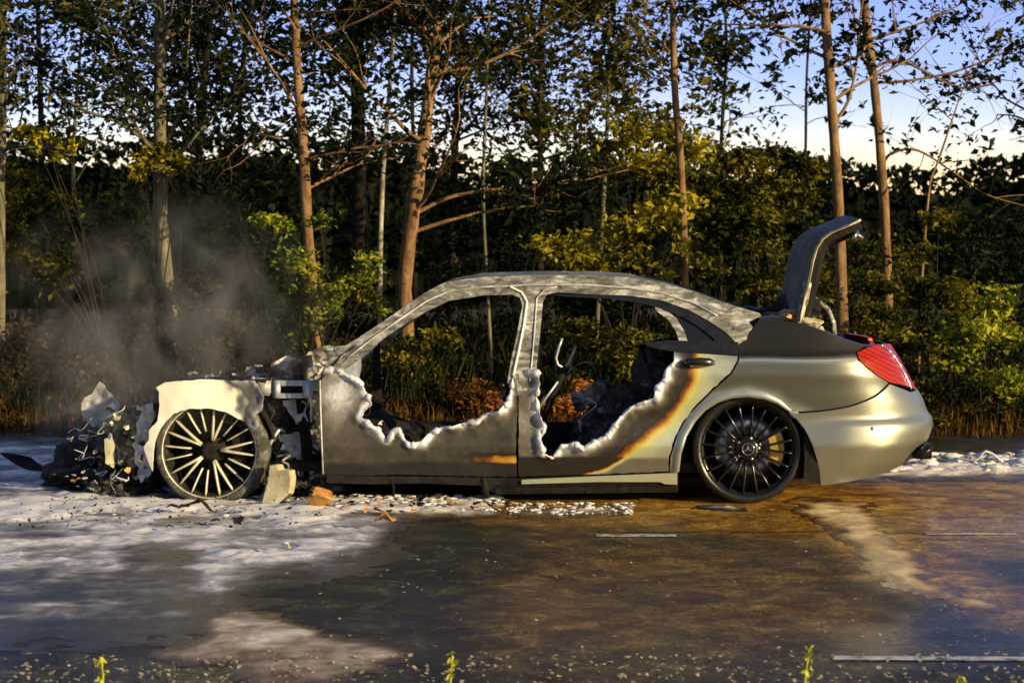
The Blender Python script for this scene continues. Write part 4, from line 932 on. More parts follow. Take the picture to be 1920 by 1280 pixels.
scatter(16, 690, 960, lambda p: np.interp(p, [690, 760, 960], [770, 800, 780]), lambda p: 840, -.6, .4, .02, .05, 'cabin_scrap', ['charcoal', 'soot', 'burnt_metal'])

for i in range(9):
    rq = random.Random(700+i); px, py = rq.uniform(1100, 1270), rq.uniform(660, 800); q = []; yl = rq.uniform(-.6, 0)
    for k in range(4):
        a_, c_ = car(px, py, yl); q.append((a_, yl, c_)); px += rq.uniform(-30, 30); py += rq.uniform(-5, 30)
    b = MB(); b.tube(curve0(q), rq.uniform(.004, .008), 6); b.build('seat_wire', M[rq.choice(['burnt_metal', 'soot', 'galvanised'])], CAR)
# ------------------------------------------------------------------ wreckage lying on the road (own things)
def cw(px, py, yl, z=None):     # car-plane pixel -> world
    x, z_ = car(px, py, yl); X, Y = road2w(x, yl+.95); return (X, Y, z_ if z is None else z)
heaps = [((170, 905), .0, (.55, .6, .34), 'low black heap of charred debris below the torn front panel'),
         ((240, 915), -.45, (.5, .45, .22), 'black crusty heap of burnt plastic just in front of the burnt wheel'),
         ((165, 850), .1, (.34, .4, .40), 'tall sooty lump under the torn grey sheet at the nose of the wreck'),
         ((235, 825), -.55, (.24, .2, .30), 'yellowish crumbly lump of melted headlamp ahead of the front wheel')]
for i, (p, yl, dd, lb) in enumerate(heaps):
    X, Y, Z = cw(p[0], p[1], yl); zz = max(dd[2]*.30, .02) if i < 2 else Z
    o = lump('debris_heap', (X, Y, zz), dd, M['ash_cream' if i == 3 else 'ash_char'], None, seed=110+i, amp=.42, sub=5, fr_=4.2)
    tag(o, lb, 'debris', 'charred debris heaps at the nose of the wreck')
def ground_scrap(px, py, sz, mt, label, name='metal_scrap', cat='scrap', flat=.25, seed=1, group=None):
    X, Y = gnd(px, py); rr = random.Random(seed); k = 8; pts = []
    for i in range(k):
        a = 2*math.pi*i/k+rr.uniform(-.3, .3); q = rr.uniform(.55, 1); pts.append((math.cos(a)*q*sz[0]/2, math.sin(a)*q*sz[1]/2))
    S, Fs = cdt(pts, max(min(sz)/5, .006), seed); m_ = min(sz)
    def fun(S_, o):
        n_ = (fbm(S_[:, 0]/m_*1.3, S_[:, 1]/m_*1.3, seed, seed, 3)+.35)*m_*flat*1.6
        return np.stack([S_[:, 0]+X, S_[:, 1]+Y, np.maximum(n_, 0)+.036+o], 1)
    o = shell(name, S, Fs, fun, M[mt], None, max(.004, m_*.05)); return tag(o, label, cat, group)
ground_scrap(350, 970, (.34, .10), 'soot', 'long curled black strip lying on the foam below the front wheel', 'charred_strip', 'debris', .5, 1)
ground_scrap(378, 995, (.06, .06), 'soot', 'small pointed black flake on the foam under the end of the long strip', 'charred_flake', 'debris', .8, 2)
ground_scrap(446, 992, (.10, .07), 'soot', 'jagged black flake on the foam right of the pointed one', 'charred_flake', 'debris', .6, 3)
ground_scrap(402, 988, (.06, .03), 'soot', 'tiny thin black flake between the two larger flakes on the foam', 'charred_flake', 'debris', .4, 4)
ground_scrap(600, 956, (.20, .30), 'rust_leaf', 'orange brown curled scrap on the foam under the front door', 'melted_scrap', 'scrap', .4, 5)
ground_scrap(722, 1000, (.13, .14), 'rust_leaf', 'curled orange scrap at the edge of the foam nearer the camera', 'melted_scrap', 'scrap', .7, 6)
ground_scrap(540, 1047, (.05, .05), 'cream_plastic', 'small pale chip lying alone in the grey foam film', 'plastic_chip', 'scrap', .9, 7)
ground_scrap(318, 1001, (.05, .03), 'soot', 'smallest black flake left of the pointed flake', 'charred_flake', 'debris', .4, 8)
ground_scrap(60, 885, (.5, .25), 'soot', 'flat black torn sheet on the foam at the far left of the wreck', 'charred_sheet', 'debris', .3, 9)
ground_scrap(1850, 872, (.30, .2), 'foam_chunk', 'pale crumpled lump on the lit foam behind the rear bumper at right', 'crumpled_sheet', 'scrap', .35, 10)
# torn white bits in the foam row beside the sill: a row of small chips
rnd = random.Random(15)
V = []; Fq = []
def chips(name, n, area, s0, s1, mt, label, cat, z0=.03, tilt=.7, seed=3):
    rr = np.random.RandomState(seed); px = rr.uniform(area[0], area[1], n); py = rr.uniform(area[2], area[3], n); V = []; Fq = []
    for i in range(n):
        X, Y = gnd(px[i], py[i]); s_ = rr.uniform(s0, s1); a = rr.uniform(0, 6.3); m_ = np.array((Matrix.Rotation(a, 3, 'Z') @ Matrix.Rotation(rr.uniform(-tilt, tilt), 3, 'X') @ Matrix.Rotation(rr.uniform(-tilt, tilt), 3, 'Y')))
        q = np.array([(-s_, -s_*.4, 0), (s_*.2, -s_*.6, .2*s_), (s_, .1*s_, 0), (.1*s_, s_*.6, -.1*s_), (-.6*s_, s_*.35, .25*s_)])
        top = q+np.array([0, 0, s_*.12]); q = np.concatenate([q, top]); q = (m_ @ q.T).T+np.array([X, Y, z0+s_*.4]); o = len(V); V += q.tolist()
        Fq += [tuple(o+j for j in (4, 3, 2, 1, 0)), tuple(o+5+j for j in range(5))]+[(o+j, o+(j+1) % 5, o+5+(j+1) % 5, o+5+j) for j in range(5)]
    me = bpy.data.meshes.new(name); me.from_pydata(V, [], Fq); me.update()
    return tag(link(name, me, M[mt]), label, cat, kind='stuff')
def crumbs(name, n, area, s0, s1, mt, label, cat, seed, z0=.004, flat=.38):
    import bmesh
    rr = np.random.RandomState(seed); bm = bmesh.new(); bmesh.ops.create_icosphere(bm, subdivisions=2, radius=1); co = np.array([tuple(v.co) for v in bm.verts]); fc = np.array([[v.index for v in f.verts] for f in bm.faces]); bm.free()
    Vs = []; Fs_ = []
    for i in range(n):
        X, Y = gnd(rr.uniform(area[0], area[1]), rr.uniform(area[2], area[3])); s_ = s0+(s1-s0)*rr.beta(1, 3)
        q = co*(1+.7*fbm(co[:, 0]*1.6+i*3, co[:, 1]*1.6, co[:, 2]*1.6, i, 3))[:, None]*np.array([s_*rr.uniform(.7, 1.6), s_*rr.uniform(.6, 1.1), s_*flat*rr.uniform(.5, 1.3)])
        m_ = np.array(Matrix.Rotation(rr.uniform(0, 6.3), 3, 'Z')); q = (m_ @ q.T).T+np.array([X, Y, z0+s_*flat*.5]); Fs_.append(fc+len(Vs)*len(co)); Vs.append(q)
    return tag(link(name, np_mesh(name, np.concatenate(Vs), np.concatenate(Fs_), True), M[mt]), label, cat, kind='stuff')
crumbs('foam_shreds', 420, (560, 940, 930, 960), .006, .045, 'foam_chunk', 'torn white clots of foam and ash beside the sill', 'foam', 3)
chips('char_crumbs', 70, (540, 960, 934, 968), .005, .03, 'charcoal', 'black char crumbs mixed into the foam row beside the sill', 'char', .015, .5, seed=23)
chips('orange_crumbs', 28, (560, 960, 938, 966), .006, .03, 'rust_leaf', 'orange lit crumbs mixed into the foam row beside the sill', 'crumbs', .015, .4, seed=24)
crumbs('foam_flecks', 170, (950, 1190, 944, 966), .005, .028, 'foam_chunk', 'pale flecks of foam on the wet road in the middle', 'foam', 5)
crumbs('foam_clots', 130, (-40, 560, 938, 970), .004, .032, 'foam_chunk', 'small white foam clots along the crest of the foam', 'foam', 7)
chips('ash_flakes', 170, (0, 620, 940, 1000), .004, .015, 'charcoal', 'small grey ash flakes scattered over the foam', 'ash', .03)
crumbs('foam_lumps', 160, (1650, 1990, 852, 886), .02, .09, 'foam_chunk', 'bright foam lumps lying behind the rear bumper', 'foam', 6)
chips('leaf_litter', 170, (380, 1920, 1005, 1270), .003, .011, 'stone', 'small pale grit and leaf bits scattered on the asphalt', 'litter', .003, .4, seed=9)
chips('verge_gravel', 700, (-60, 1990, 1228, 1300), .003, .014, 'stone', 'gravel and dead leaf bits along the near road edge', 'gravel', .003, .5, seed=11)
# cream block standing by the front wheel
blk = [(492, 952), (494, 935), (505, 900), (510, 879), (524, 880), (526, 888), (547, 890), (547, 905), (541, 935), (522, 953)]
pl = [car(px, py, -1.0) for px, py in blk]; S, Fs = cdt(pl, .015)
o = shell('plastic_block', S, Fs, lambda S_, o_: np.stack([S_[:, 0]-pl[0][0], -o_+.02*np.sin(S_[:, 1]*22), S_[:, 1]-min(p[1] for p in pl)], 1), M['cream_plastic'], None, .09)
X, Y = road2w(pl[0][0], -.05); o.location = (X, Y, .004); o.rotation_euler = (0, 0, -YAW-.25)
tag(o, 'dirty cream plastic block standing on edge behind the burnt front wheel', 'debris')
o = sheet('folded_bracket', [(195, 823), (208, 818), (215, 835), (212, 862), (212, 878), (197, 868)], -.75, M['cream_plastic'], None, thick=.02, amp=.01, seed=41, jag=.002)
o.location = (L[0], L[1], 0); o.rotation_euler = (0, 0, -YAW); tag(o, 'pale angular bracket standing up in the debris before the front wheel', 'scrap')
for i, (px, py, s_, mt, lb) in enumerate([(146, 896, .035, 'rust_leaf', 'pinkish angular chip on the black heap'), (178, 905, .03, 'ash_metal', 'small bright metal crumb right of the pinkish chip'), (262, 895, .035, 'ash_metal', 'white torn crumb on the heap close to the front tyre'), (185, 856, .03, 'rust_leaf', 'orange chip beside the pale bracket')]):
    X, Y, Z = cw(px, py, -.68); o = scrap('metal_scrap', (X, Y, Z), s_, M[mt], None, 300+i); tag(o, lb, 'scrap')

# ------------------------------------------------------------------ VEGETATION
RS = np.random.RandomState(12)
def leaves_np(cent, size, tint, flat=.5, aspect=.55, RSx=None):
    rs = RSx or RS; n = len(cent); size = np.broadcast_to(size, n)[:, None]
    a = rs.uniform(0, 2*np.pi, n); el = rs.normal(0, flat, n)
    d = np.stack([np.cos(a)*np.cos(el), np.sin(a)*np.cos(el), np.sin(el)-.2], 1); d /= np.linalg.norm(d, axis=1)[:, None]
    nn = np.stack([rs.normal(0, .6, n), rs.normal(0, .6, n)-.2, np.ones(n)*.8], 1); sd_ = np.cross(d, nn); sd_ /= (np.linalg.norm(sd_, axis=1)[:, None]+1e-9)
    up = np.cross(sd_, d)
    b0 = cent-d*size*.5; tip = cent+d*size*.5-up*size*.12
    l_ = cent-d*size*.05+sd_*size*aspect*.5+up*size*.08; r_ = cent-d*size*.05-sd_*size*aspect*.5+up*size*.08
    V = np.stack([b0, l_, tip, r_], 1).reshape(-1, 3); k = np.arange(n)*4
    Fq = np.stack([k, k+1, k+2, k+3], 1)
    return V, Fq, tint
def leaf_obj(name, cent, size, tint, mt, parent, **kw):
    V, Fq, t = leaves_np(cent, size, tint, **kw); return link(name, np_mesh(name, V, Fq, False, t), M[mt], parent)
def curve(pts, n=6):
    P = [Vector(p) for p in pts]; o = []
    for i in range(len(P)-1):
        p0 = P[max(i-1, 0)]; p1 = P[i]; p2 = P[i+1]; p3 = P[min(i+2, len(P)-1)]
        for k in range(n):
            t = k/n; o.append(.5*((2*p1)+(p2-p0)*t+(2*p0-5*p1+4*p2-p3)*t*t+(3*p1-p0-3*p2+p3)*t**3))
    o.append(P[-1]); return o
def branch(b, rnd, p0, d, ln, r, tips, depth):
    pts = [p0]; p = p0.copy(); n = 6; d = d.normalized()
    for i in range(n):
        d = (d+Vector((rnd.gauss(0, .16), rnd.gauss(0, .16), rnd.gauss(.03, .12)))).normalized(); p = p+d*ln/n; pts.append(p.copy())
    b.tube(pts, [r*(1-.75*i/n) for i in range(n+1)], 5 if r < .02 else 6, cap=False)
    tips += [(q, depth) for q in pts[2 if depth else 3:]]
    if depth > 0:
        for k in range(rnd.randint(2, 4)):
            i = rnd.randint(1, n); s_ = rnd.choice((-1, 1)); dd = (d*.7+Vector((rnd.gauss(0, .6), rnd.gauss(0, .6), rnd.gauss(.1, .35))))
            branch(b, rnd, pts[i], dd, ln*rnd.uniform(.45, .7), r*.5*(1-.4*i/n), tips, depth-1)
NT = [0]
def tree(label, path_px, Y, wpx, bark, leafm, nleaf=5000, lsize=.07, zlo=2.2, ztop=7.5, nbr=12, extra=(), seed=1, spread=1.0, bdir=None, group='trees standing behind the road', crown_r=.28, name='tree', tl=None):
    rnd = random.Random(seed); rs = np.random.RandomState(seed+5)
    base = at(path_px[0][0], path_px[0][1], Y); gzb = float(gz(np.array([base[0]]), np.array([Y]))[0])
    T_ = empty(name, (base[0], Y, gzb), label=label, cat='tree', group=group)
    pts = [Vector((base[0]+(base[0]-at(*path_px[1], Y)[0])*.1, Y, gzb-.1))]+[Vector(at(p[0], p[1], Y+.15*math.sin(i*1.7+seed))) for i, p in enumerate(path_px) if at(p[0], p[1], Y)[2] > gzb+.15]
    d = (pts[-1]-pts[-2]).normalized(); zt = ztop
    while pts[-1].z < zt: d = (d+Vector((rnd.gauss(0, .05), rnd.gauss(0, .05), .05))).normalized(); pts.append(pts[-1]+d*.7)
    cp = curve(pts, 5); r0 = wpx/2*Y/F
    H = cp[-1].z; o0 = Vector((base[0], Y, gzb))
    rad = [r0*(1.35 if q.z < .15 else 1)*(1-.78*max(0, min(1, (q.z-gzb)/H))**1.3)*(1+.06*rnd.gauss(0, 1)) for q in cp]
    tb = MB(); tb.tube([q-o0 for q in cp], rad, 10)
    trunk = tb.build('trunk', M[bark], T_)
    bb = MB(); tips = []
    ups = [q for q in cp if q.z > zlo]
    for k in range(nbr):
        q = rnd.choice(ups[:-1]); f_ = (q.z-zlo)/(H-zlo); a = rnd.uniform(0, 2*math.pi) if bdir is None else bdir[0]+rnd.gauss(0, bdir[1])
        dd = Vector((math.cos(a), math.sin(a)*.8, rnd.uniform(.05, .9)))
        branch(bb, rnd, q-o0, dd, rnd.uniform(.8, 1.7)*spread*(1-.35*f_), r0*.32*(1-.4*f_), tips, 2)
    for ex in extra:
        ep = curve([Vector(at(p[0], p[1], Y+(p[2] if len(p) > 2 else 0)))-o0 for p in ex], 5); er = r0*.30
        lb_ = MB(); lb_.tube(ep, [er*(1-.7*i/len(ep)) for i in range(len(ep))], 6, cap=False); lb_.build('limb', M[tl or bark], T_)
        for k in range(5):
            i = rnd.randint(len(ep)//3, len(ep)-1); dd = Vector((rnd.gauss(0, .8), rnd.gauss(0, .5), rnd.gauss(.1, .5))); branch(bb, rnd, ep[i], dd, rnd.uniform(.3, .8), er*.35, tips, 1)
        tips += [(q, 0) for q in ep[len(ep)//2:]]
    if bb.v: bb.build('branches', M[tl or bark], T_)
    if nleaf and tips:
        tp = np.array([tuple(t[0]) for t in tips]); wts = np.array([[.4, .9, 1.][0] if t[1] > 1 else 1. for t in tips]); wts /= wts.sum()
        idx = rs.choice(len(tp), nleaf, p=wts); c = tp[idx]+rs.normal(0, crown_r*.45, (nleaf, 3))*np.array([1, 1, .6])
        cl = vnoise(c[:, 0]*2.2+seed, c[:, 1]*2.2, c[:, 2]*2.2, seed)
        kp = cl+.35*vnoise(c[:, 0]*6, c[:, 1]*6, c[:, 2]*6, seed+1) > -.22; c = c[kp]; cl = cl[kp]
        leaf_obj('crown', c, (.45+rs.beta(1.5, 2.2, len(c))*1.5)*lsize, np.clip(.5+cl*.35+rs.normal(0, .18, len(c)), 0, 1), leafm, T_, RSx=rs)
    return T_
def shrub(label, clumps, Y, leafm, n, lsize=.06, stem='bark_dark', seed=1, base=None, name='shrub', group='shrubs at the edge of the wood', flatten=.6, ydepth=.5, cat='shrub'):
    rnd = random.Random(seed); rs = np.random.RandomState(seed+100)
    bx = base if base is not None else sum(c[0] for c in clumps)/len(clumps)
    X = at(bx, 500, Y)[0]; g0 = float(gz(np.array([X]), np.array([Y]))[0]); S_ = empty(name, (X, Y, g0), label=label, cat=cat, group=group); o0 = Vector((X, Y, g0))
    sb = MB(); cs_ = []; wt = []
    for (px, py, rp) in clumps:
        c = Vector(at(px, py, Y+rnd.uniform(-.5, .5)*ydepth))-o0; r = rp*Y/F
        sb.tube(curve([Vector((rnd.uniform(-.1, .1), rnd.uniform(-.1, .1), -.05)), Vector((c.x*.35+rnd.gauss(0, .05), c.y*.4, c.z*.5)), c], 5), [.013*(1-.7*i/10) for i in range(11)], 5)
        for k in range(5):
            dd = Vector((rnd.gauss(0, 1), rnd.gauss(0, 1), rnd.gauss(.2, .5))).normalized(); tip = c+dd*r*.9; sb.tube([c, c.lerp(tip, .5)+Vector((0, 0, .02)), tip], [.009, .006, .003], 4, cap=False)
            m_ = 2
            for q in (c.lerp(tip, .35), c.lerp(tip, .7), tip): cs_.append((q, r*.42)); wt.append(r*r)
    sb.build('stems', M[stem], S_)
    wt = np.array(wt); wt /= wt.sum(); idx = rs.choice(len(cs_), n, p=wt)
    cc = np.array([tuple(q[0]) for q in cs_])[idx]; rr = np.array([q[1] for q in cs_])[idx]
    c = cc+rs.normal(0, 1, (n, 3))*rr[:, None]*np.array([1.0, 1.0, flatten*.85]); c = c[c[:, 2] > .02]
    cl = vnoise(c[:, 0]*3+seed, c[:, 1]*3, c[:, 2]*4, seed); kp = cl+.5*vnoise(c[:, 0]*7, c[:, 1]*7, c[:, 2]*11, seed+2) > -.18; c = c[kp]; cl = cl[kp]
    leaf_obj('foliage', c, rs.uniform(.6, 1.3, len(c))*lsize, np.clip(.42+cl*.7+rs.normal(0, .2, len(c)), 0, 1), leafm, S_, RSx=rs)
    return S_
# far dark wood closing the view: solid irregular bank of foliage, then loose leaves all over it
wx = np.linspace(-42, 42, 500); prof_px = [(-400, 250), (0, 225), (200, 240), (420, 225), (600, 245), (760, 240), (900, 285), (1040, 290), (1200, 262), (1400, 292), (1560, 285), (1700, 290), (1800, 300), (1920, 285), (2400, 280)]
WYd = 38.0
topz = np.interp(wx, [at(p[0], p[1], WYd)[0] for p in prof_px], [at(p[0], p[1], WYd)[2] for p in prof_px]) + fbm(wx*.9, 0, 0, 41, 4)*.28 - .15
n = 60000; ix = RS.uniform(-40, 40, n); tz = np.interp(ix, wx, topz); hh = RS.beta(1.6, 1.0, n)*tz*1.02
c = np.stack([ix, WYd+RS.uniform(-1.4, 1.4, n)*(1.1-.6*hh/tz), hh], 1)
Vv, Fv, tt = leaves_np(c, RS.uniform(.08, .26, n), np.clip(RS.normal(.3, .25, n), 0, 1), flat=.8, aspect=.7)
bank = np.array([[x, WYd+s_*(1.0-.5*k/4), z_] for x, z in zip(wx, topz) for (s_, k, z_) in ((-1, 0, -.2), (-1, 2, z*.5), (-.4, 4, z*.86), (.4, 4, z*.86), (1, 2, z*.5), (1, 0, -.2))])
bank[:, 1] += fbm(bank[:, 0]*1.5, bank[:, 2]*1.5, 0, 55)*.5
kf = [(i*6+j, (i+1)*6+j, (i+1)*6+j+1, i*6+j+1) for i in range(len(wx)-1) for j in range(5)]
Vall = np.concatenate([bank, Vv]); Fall = np.concatenate([np.array(kf), Fv+len(bank)]); ta = np.concatenate([np.full(len(kf), .05), tt])
tag(link('far_wood', np_mesh('far_wood', Vall, Fall, False, ta), M['leaf_dark']), 'dark far wood closing the view behind the trees', 'wood', kind='stuff')

TREES = [
 ('stout grey brown tree with leafless lower trunk at the left, rising out of the smoke', [(336, 790), (318, 600), (303, 420), (300, 250), (300, 100), (300, 0)], 19.0, 30, 'bark_grey', 'leaf_dark', 9000, 13, [[(300, 300), (320, 250), (345, 190), (352, 100), (360, 0)], [(285, 250), (262, 200), (240, 120), (190, 70), (130, 5)]]),
 ('slender pale orange tree left of the car roof with bright green sapling at its foot', [(604, 760), (592, 600), (577, 440), (570, 300), (559, 150), (551, 0)], 18.0, 23, 'bark_warm', 'leaf_dark', 6000, 9, [[(556, 60), (535, 25), (500, -10)], [(568, 300), (545, 268), (500, 255), (460, 250, .4)]]),
 ('leaning orange brown trunk rising behind the windscreen pillar', [(763, 640), (760, 520), (774, 400), (790, 290), (806, 170), (820, 50), (826, -30)], 19.0, 30, 'bark_warm', 'leaf_dark', 7000, 10, [[(825, 135), (900, 122), (985, 80), (1090, 5)], [(780, 400), (850, 368), (960, 352), (1080, 340), (1180, 318)], [(775, 435), (860, 408), (940, 392), (1010, 385)]]),
 ('thick dark almost black trunk between the two orange trunks', [(678, 620), (674, 400), (671, 200), (668, 0)], 25.0, 34, 'bark_dark', 'leaf_dark', 9000, 14, []),
 ('thin pale stem next to the thick dark trunk', [(712, 620), (713, 480), (718, 330), (730, 170), (742, 0)], 21.0, 10, 'bark_pale', 'leaf_dark', 2500, 7, []),
 ('dark slim trunk right of the leaning orange trunk', [(848, 600), (852, 300), (858, 180), (869, 0)], 27.0, 18, 'bark_dark', 'leaf_dark', 6000, 12, []),
 ('very thin grey stem over the front of the roof', [(918, 620), (906, 380), (911, 200), (917, 0)], 20.5, 7, 'bark_grey', 'leaf_mid', 2500, 7, []),
 ('dark straight trunk above the B pillar with bushy green crown', [(1012, 620), (1013, 300), (1014, 150), (1017, 0)], 26.0, 15, 'bark_dark', 'leaf_mid', 9000, 15, []),
 ('slim orange trunk above the rear door', [(1290, 760), (1283, 480), (1276, 300), (1266, 180), (1262, 60), (1260, 0)], 19.5, 16, 'bark_warm', 'leaf_dark', 1500, 5, [[(1262, 105), (1235, 75), (1205, 45), (1170, 0)], [(1263, 60), (1280, 30), (1290, 0)]]),
 ('thin dark silhouetted tree with loose leaves against the sky', [(1350, 600), (1352, 300), (1356, 200), (1362, 100), (1358, 0)], 27.0, 10, 'bark_dark', 'leaf_dark', 4200, 14, []),
 ('forked orange brown trunk left of the open boot lid', [(1584, 760), (1576, 480), (1568, 320), (1557, 160), (1546, 0)], 18.5, 24, 'bark_warm', 'leaf_dark', 1500, 5, [[(1566, 228), (1590, 190), (1606, 120), (1612, 40), (1625, -40)], [(1552, 110), (1500, 85), (1440, 50), (1380, 0)], [(1550, 60), (1500, 50), (1420, 48), (1340, 45)]]),
 ('orange brown trunk right of the forked one with long bare branches', [(1668, 740), (1662, 480), (1652, 300), (1638, 150), (1620, 0)], 19.5, 21, 'bark_warm', 'leaf_dark', 1400, 6, [[(1640, 155), (1700, 152), (1790, 135), (1880, 100), (1960, 70)], [(1635, 130), (1690, 115), (1800, 165), (1880, 150)], [(1655, 320), (1668, 290), (1720, 282), (1790, 325), (1850, 365), (1930, 388)], [(1628, 75), (1680, 60), (1760, 30), (1830, -10)]]),
 ('thin orange stem right of the pair of orange trunks', [(1722, 700), (1726, 560), (1735, 430), (1745, 340), (1760, 300)], 19.0, 7, 'bark_warm', 'leaf_mid', 200, 3, []),
 ('dim tree cut by the left edge of the photo', [(0, 700), (0, 400), (4, 200), (6, 0)], 19.0, 22, 'bark_grey', 'leaf_mid', 7000, 12, []),
 ('dark crooked tree just right of the stout left tree', [(352, 620), (368, 400), (376, 250), (388, 100), (400, 0)], 23.0, 17, 'bark_dark', 'leaf_dark', 8000, 13, []),
 ('thin dark stem between the crooked tree and the pale orange tree', [(470, 600), (450, 300), (455, 120), (470, 0)], 26.0, 12, 'bark_dark', 'leaf_dark', 8000, 13, []),
 ('spindly brown stem left of the smoke', [(150, 600), (142, 420), (137, 300), (150, 100), (160, 0)], 22.0, 9, 'bark_grey', 'leaf_dark', 7000, 12, []),
 ('thin stem at the right of the dark silhouetted tree', [(1500, 600), (1510, 300), (1512, 160), (1520, 0)], 28.0, 7, 'bark_dark', 'leaf_dark', 1800, 9, []),
 ('leafy dark tree reaching in from the right edge', [(2010, 700), (2000, 400), (1990, 200), (1985, 0)], 21.0, 22, 'bark_dark', 'leaf_dark', 7000, 12, [[(1995, 300), (1960, 250), (1910, 220), (1870, 215)]]),
 ('dark leafy tree filling the gap at the upper left', [(80, 600), (78, 300), (75, 150), (70, 0)], 28.0, 15, 'bark_dark', 'leaf_dark', 9000, 13, []),
 ('dense crowned tree behind the leaning trunk', [(780, 600), (776, 300), (772, 150), (775, 0)], 30.0, 12, 'bark_dark', 'leaf_dark', 9000, 14, []),
 ('green leafy tree rising over the middle of the roof', [(1120, 600), (1135, 300), (1140, 200), (1142, 60)], 23.0, 10, 'bark_grey', 'leaf_mid', 7000, 12, []),
]
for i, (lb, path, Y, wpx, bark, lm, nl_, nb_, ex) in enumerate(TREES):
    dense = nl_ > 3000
    tree(lb, path, Y, wpx, bark, lm, nleaf=int(nl_*((.98 if path[0][0] < 900 else 1.0) if dense else .9)), lsize=(.075 if dense else .085)*(Y/20), zlo=(1.75 if dense else 2.6), ztop=3.2 if nl_ == 200 else (6.5 if dense else 7.5), nbr=nb_+(9 if dense else 1), extra=ex, seed=100+i*7, spread=(1.05 if dense else .9), crown_r=.30 if dense else .09, tl='bark_dark' if bark == 'bark_dark' else None)

